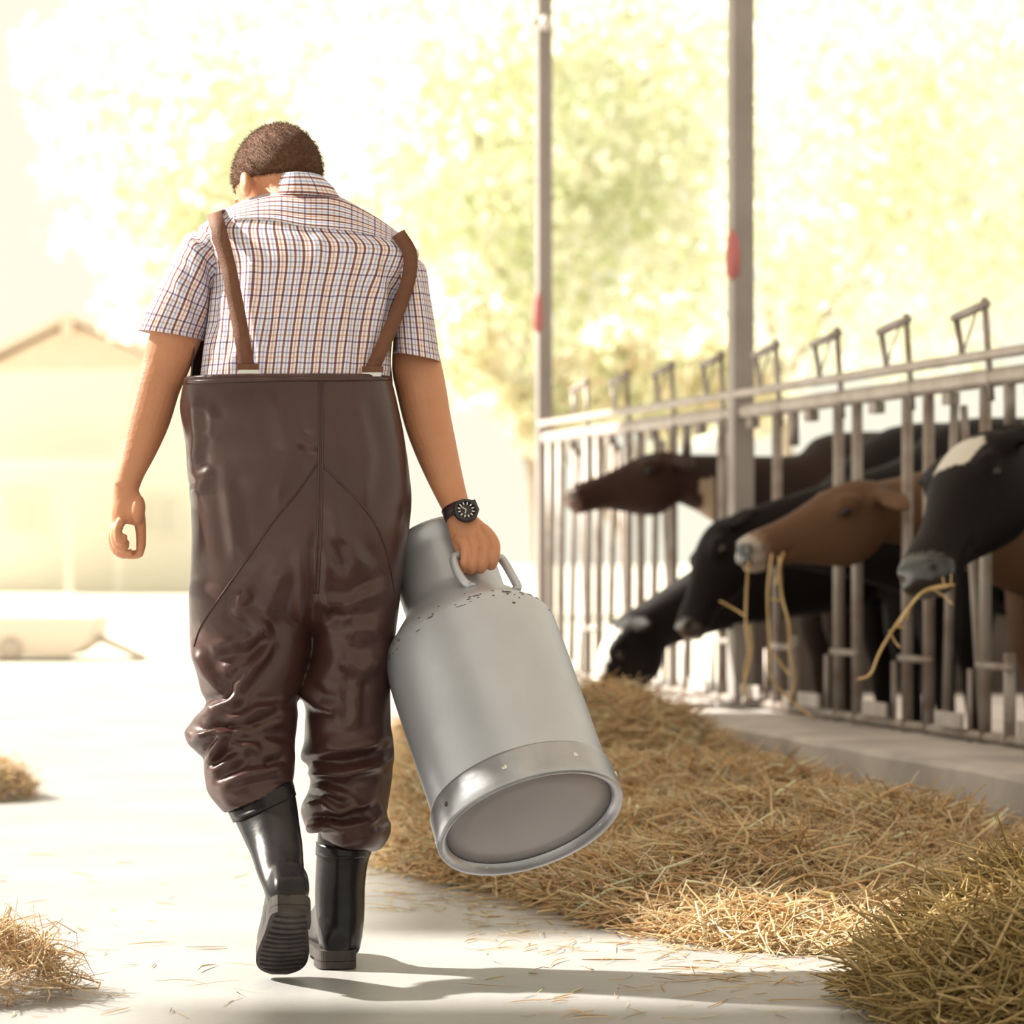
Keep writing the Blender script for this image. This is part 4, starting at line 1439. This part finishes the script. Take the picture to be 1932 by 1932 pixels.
m = MB(); m.box(wc - sx * .034 + dn * 0, (.004, .010, .012), Matrix((sx, dn, wa)).transposed()); m.build('strap_keeper', M['wstrap'], watch, smooth=False)

# ------------------------------------------------------------------ background: trees, house, cart
HAZY_LEAFP = np.array([(.90, .89, .74), (.94, .925, .80), (.83, .85, .67), (.95, .915, .80), (.68, .73, .52)])  # leaves paled to carry background haze and overexposure


def tree(u, Y, crowns, nleaf, size, label, seed, pal=HAZY_LEAFP, trunk_w=.10):
    g = np.random.default_rng(seed)
    base = Vector(((u - CX) / FPX * Y, Y, 0))
    r = empty('tree', base)
    pos = []
    tot = sum(c[3] * c[4] for c in crowns)
    for (cu, cv, dy, ru, rv) in crowns:
        n_ = int(nleaf * ru * rv / tot)
        d = g.normal(0, 1, (n_, 3)); d /= np.linalg.norm(d, axis=1)[:, None]
        rad = g.uniform(0.15, 1, n_) ** .45
        c = P(cu, cv, Y + dy)
        sx_ = ru / FPX * Y; sz_ = rv / FPX * Y
        q = d * rad[:, None] * np.array((sx_, min(sx_, sz_) * .8, sz_)) + np.array(c)
        # leaves gather in sprays
        q += 0.16 * np.sin(q[:, [1, 2, 0]] * 5.3 + seed)
        pos.append(q)
    pos = np.concatenate(pos)
    pos = pos[pos[:, 2] > .3]
    n_ = len(pos)
    a = g.normal(0, 1, (n_, 3)); a /= np.linalg.norm(a, axis=1)[:, None]
    b = np.cross(a, g.normal(0, 1, (n_, 3))); b /= np.linalg.norm(b, axis=1)[:, None]
    s = g.uniform(size[0], size[1], n_)[:, None]
    V = np.stack([pos - a * s, pos + b * s * .45 , pos + a * s, pos - b * s * .45], 1).reshape(-1, 3)
    Fq = np.arange(n_ * 4).reshape(-1, 4)
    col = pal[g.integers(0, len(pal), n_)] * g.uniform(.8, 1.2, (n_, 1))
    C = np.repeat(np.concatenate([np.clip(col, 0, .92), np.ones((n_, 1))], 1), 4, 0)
    o = link('foliage', quad_mesh('foliage', V, Fq, C), M['leaf'], r, smooth=False)
    o['kind'] = 'stuff'
    top_ = Vector(P(crowns[0][0], crowns[0][1], Y))
    m = MB(); m.tube([base, base.lerp(top_, .3) + Vector((.1, 0, 0)), base.lerp(top_, .65), top_], [trunk_w, trunk_w * .8, trunk_w * .5, trunk_w * .2], 10)
    m.build('trunk', M['bark'], r)
    m = MB()
    for c in crowns:
        m.tube([base.lerp(top_, .45), base.lerp(top_, .6).lerp(P(c[0], c[1], Y + c[2]), .5), P(c[0], c[1], Y + c[2])], [trunk_w * .4, trunk_w * .25, trunk_w * .1], 6)
    m.build('branches', M['bark'], r)
    tag(r, label, 'tree', 'trees beyond the barn')
    return r


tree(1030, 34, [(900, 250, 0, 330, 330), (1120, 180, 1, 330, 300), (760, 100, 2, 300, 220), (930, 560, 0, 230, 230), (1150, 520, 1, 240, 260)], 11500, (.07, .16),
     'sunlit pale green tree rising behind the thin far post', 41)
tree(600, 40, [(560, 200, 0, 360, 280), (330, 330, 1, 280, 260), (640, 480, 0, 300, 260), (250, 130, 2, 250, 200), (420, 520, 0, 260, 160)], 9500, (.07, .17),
     'haze-pale tree behind the head of the man', 43)
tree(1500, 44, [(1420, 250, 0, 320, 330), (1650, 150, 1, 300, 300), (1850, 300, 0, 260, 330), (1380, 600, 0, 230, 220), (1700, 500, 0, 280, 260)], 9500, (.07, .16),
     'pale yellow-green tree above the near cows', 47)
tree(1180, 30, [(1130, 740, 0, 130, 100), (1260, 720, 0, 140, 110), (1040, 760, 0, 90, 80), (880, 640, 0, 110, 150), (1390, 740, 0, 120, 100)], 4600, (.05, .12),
     'low green bush behind the far end of the fence', 53, np.array([(.82, .83, .66), (.90, .88, .72), (.74, .77, .58), (.84, .70, .58)]), .05)  # bush leaves paled with the same painted haze

HY = 60.0
house = empty('house', P(130, 1118, HY))
tag(house, 'faint glare-pale house with pale terracotta gable roof at the left', 'house')
ap = P(135, 604, HY); el = P(-190, 760, HY); er = P(440, 745, HY)
dep = Vector((0, 8, 0))
wl, wr = P(-150, 760, HY), P(400, 760, HY)
m = MB()
pg = [Vector((wl.x, HY, 0)), Vector((wr.x, HY, 0)), Vector((wr.x, HY, wr.z)), Vector((ap.x, HY, ap.z - .1)), Vector((wl.x, HY, wl.z))]
m.add(pg + [p + dep for p in pg], [(0, 1, 2, 3, 4), (9, 8, 7, 6, 5), (0, 5, 6, 1), (1, 6, 7, 2), (2, 7, 8, 3), (3, 8, 9, 4), (4, 9, 5, 0)])
m.build('wall', M['housewall'], house, smooth=False)
for e in (el, er):
    o_ = Vector((0, -.5, 0)); th_ = Vector((0, 0, .12))
    q = [e + o_, ap + o_, ap + dep, e + dep]
    m = MB(); m.add(q + [p + th_ for p in q], [(3, 2, 1, 0), (4, 5, 6, 7), (0, 1, 5, 4), (1, 2, 6, 5), (2, 3, 7, 6), (3, 0, 4, 7)])
    link('roof', fix_normals(m.mesh('roof')), M['houseroof'], house, smooth=False)
m = MB(); m.box(P(128, 615, HY - .3) + Vector((0, 0, 0)), (.10, .15, .18)); m.build('chimney', M['houseroof'], house, smooth=False)
# gable cladding in terracotta, porch beam and posts, windows
m = MB()
q = [P(-40, 700, HY - .05), P(330, 695, HY - .05), P(135, 612, HY - .05)]
m.add(q + [p + Vector((0, .04, 0)) for p in q], [(0, 1, 2), (5, 4, 3), (0, 3, 4, 1), (1, 4, 5, 2), (2, 5, 3, 0)])
m.build('gable_cladding', M['houseroof'], house, smooth=False)
m = MB(); c = P(60, 878, HY - 1.2); m.box(c, (1.7, .6, .08)); m.build('porch_roof', M['housewall'], house, smooth=False)
for u_ in (-100, 130, 225):
    c = P(u_, 1000, HY - 1.6); m = MB(); m.box((c.x, c.y, .75), (.06, .06, .75)); m.build('porch_post', M['housewall'], house, smooth=False)
for u_ in (42, 300):
    c = P(u_, 970, HY - .03)
    w_ = MB(); w_.box(c, (.42, .05, .42)); wo = w_.build('window', M['housewall'], house, smooth=False)
    w_ = MB(); w_.box(c + Vector((0, -.05, 0)), (.34, .01, .34)); w_.build('pane', M['houseglass'], wo, smooth=False)
    w_ = MB(); w_.box(c + Vector((0, -.07, 0)), (.02, .012, .34)); w_.build('glazing_bar', M['housewall'], wo, smooth=False)

cy = 23.5
cart = empty('cart', P(60, 1250, cy))
tag(cart, 'pale pinkish low trailer parked in the glaring yard at the left', 'trailer')
c = P(40, 1195, cy)
m = MB()
q = [P(-150, 1163, cy), P(172, 1165, cy), P(165, 1215, cy), P(128, 1240, cy), P(-150, 1236, cy)]
m.add(q + [p + Vector((0, 1.1, 0)) for p in q], [(0, 4, 3, 2, 1), (5, 6, 7, 8, 9), (0, 1, 6, 5), (1, 2, 7, 6), (2, 3, 8, 7), (3, 4, 9, 8), (4, 0, 5, 9)])
link('trailer_bed', fix_normals(m.mesh('trailer_bed')), M['cart'], cart, smooth=False)
for u_ in (-70, 20):
    c = P(u_, 1240, cy); rr = .085
    c.z = rr
    for dy in (-.05, 1.0):
        m = MB(); m.lathe((c.x, c.y + dy, c.z), (0, 1, 0), [(0, .02), (0, rr * .8), (.02, rr), (.08, rr), (.1, rr * .8), (.1, .02)], 20)
        m.build('wheel', M['tyre'], cart)
m = MB(); m.tube([P(168, 1205, cy) + Vector((0, .5, 0)), P(262, 1248, cy) + Vector((0, .5, 0))], .03, 8); m.build('draw_bar', M['cart'], cart)
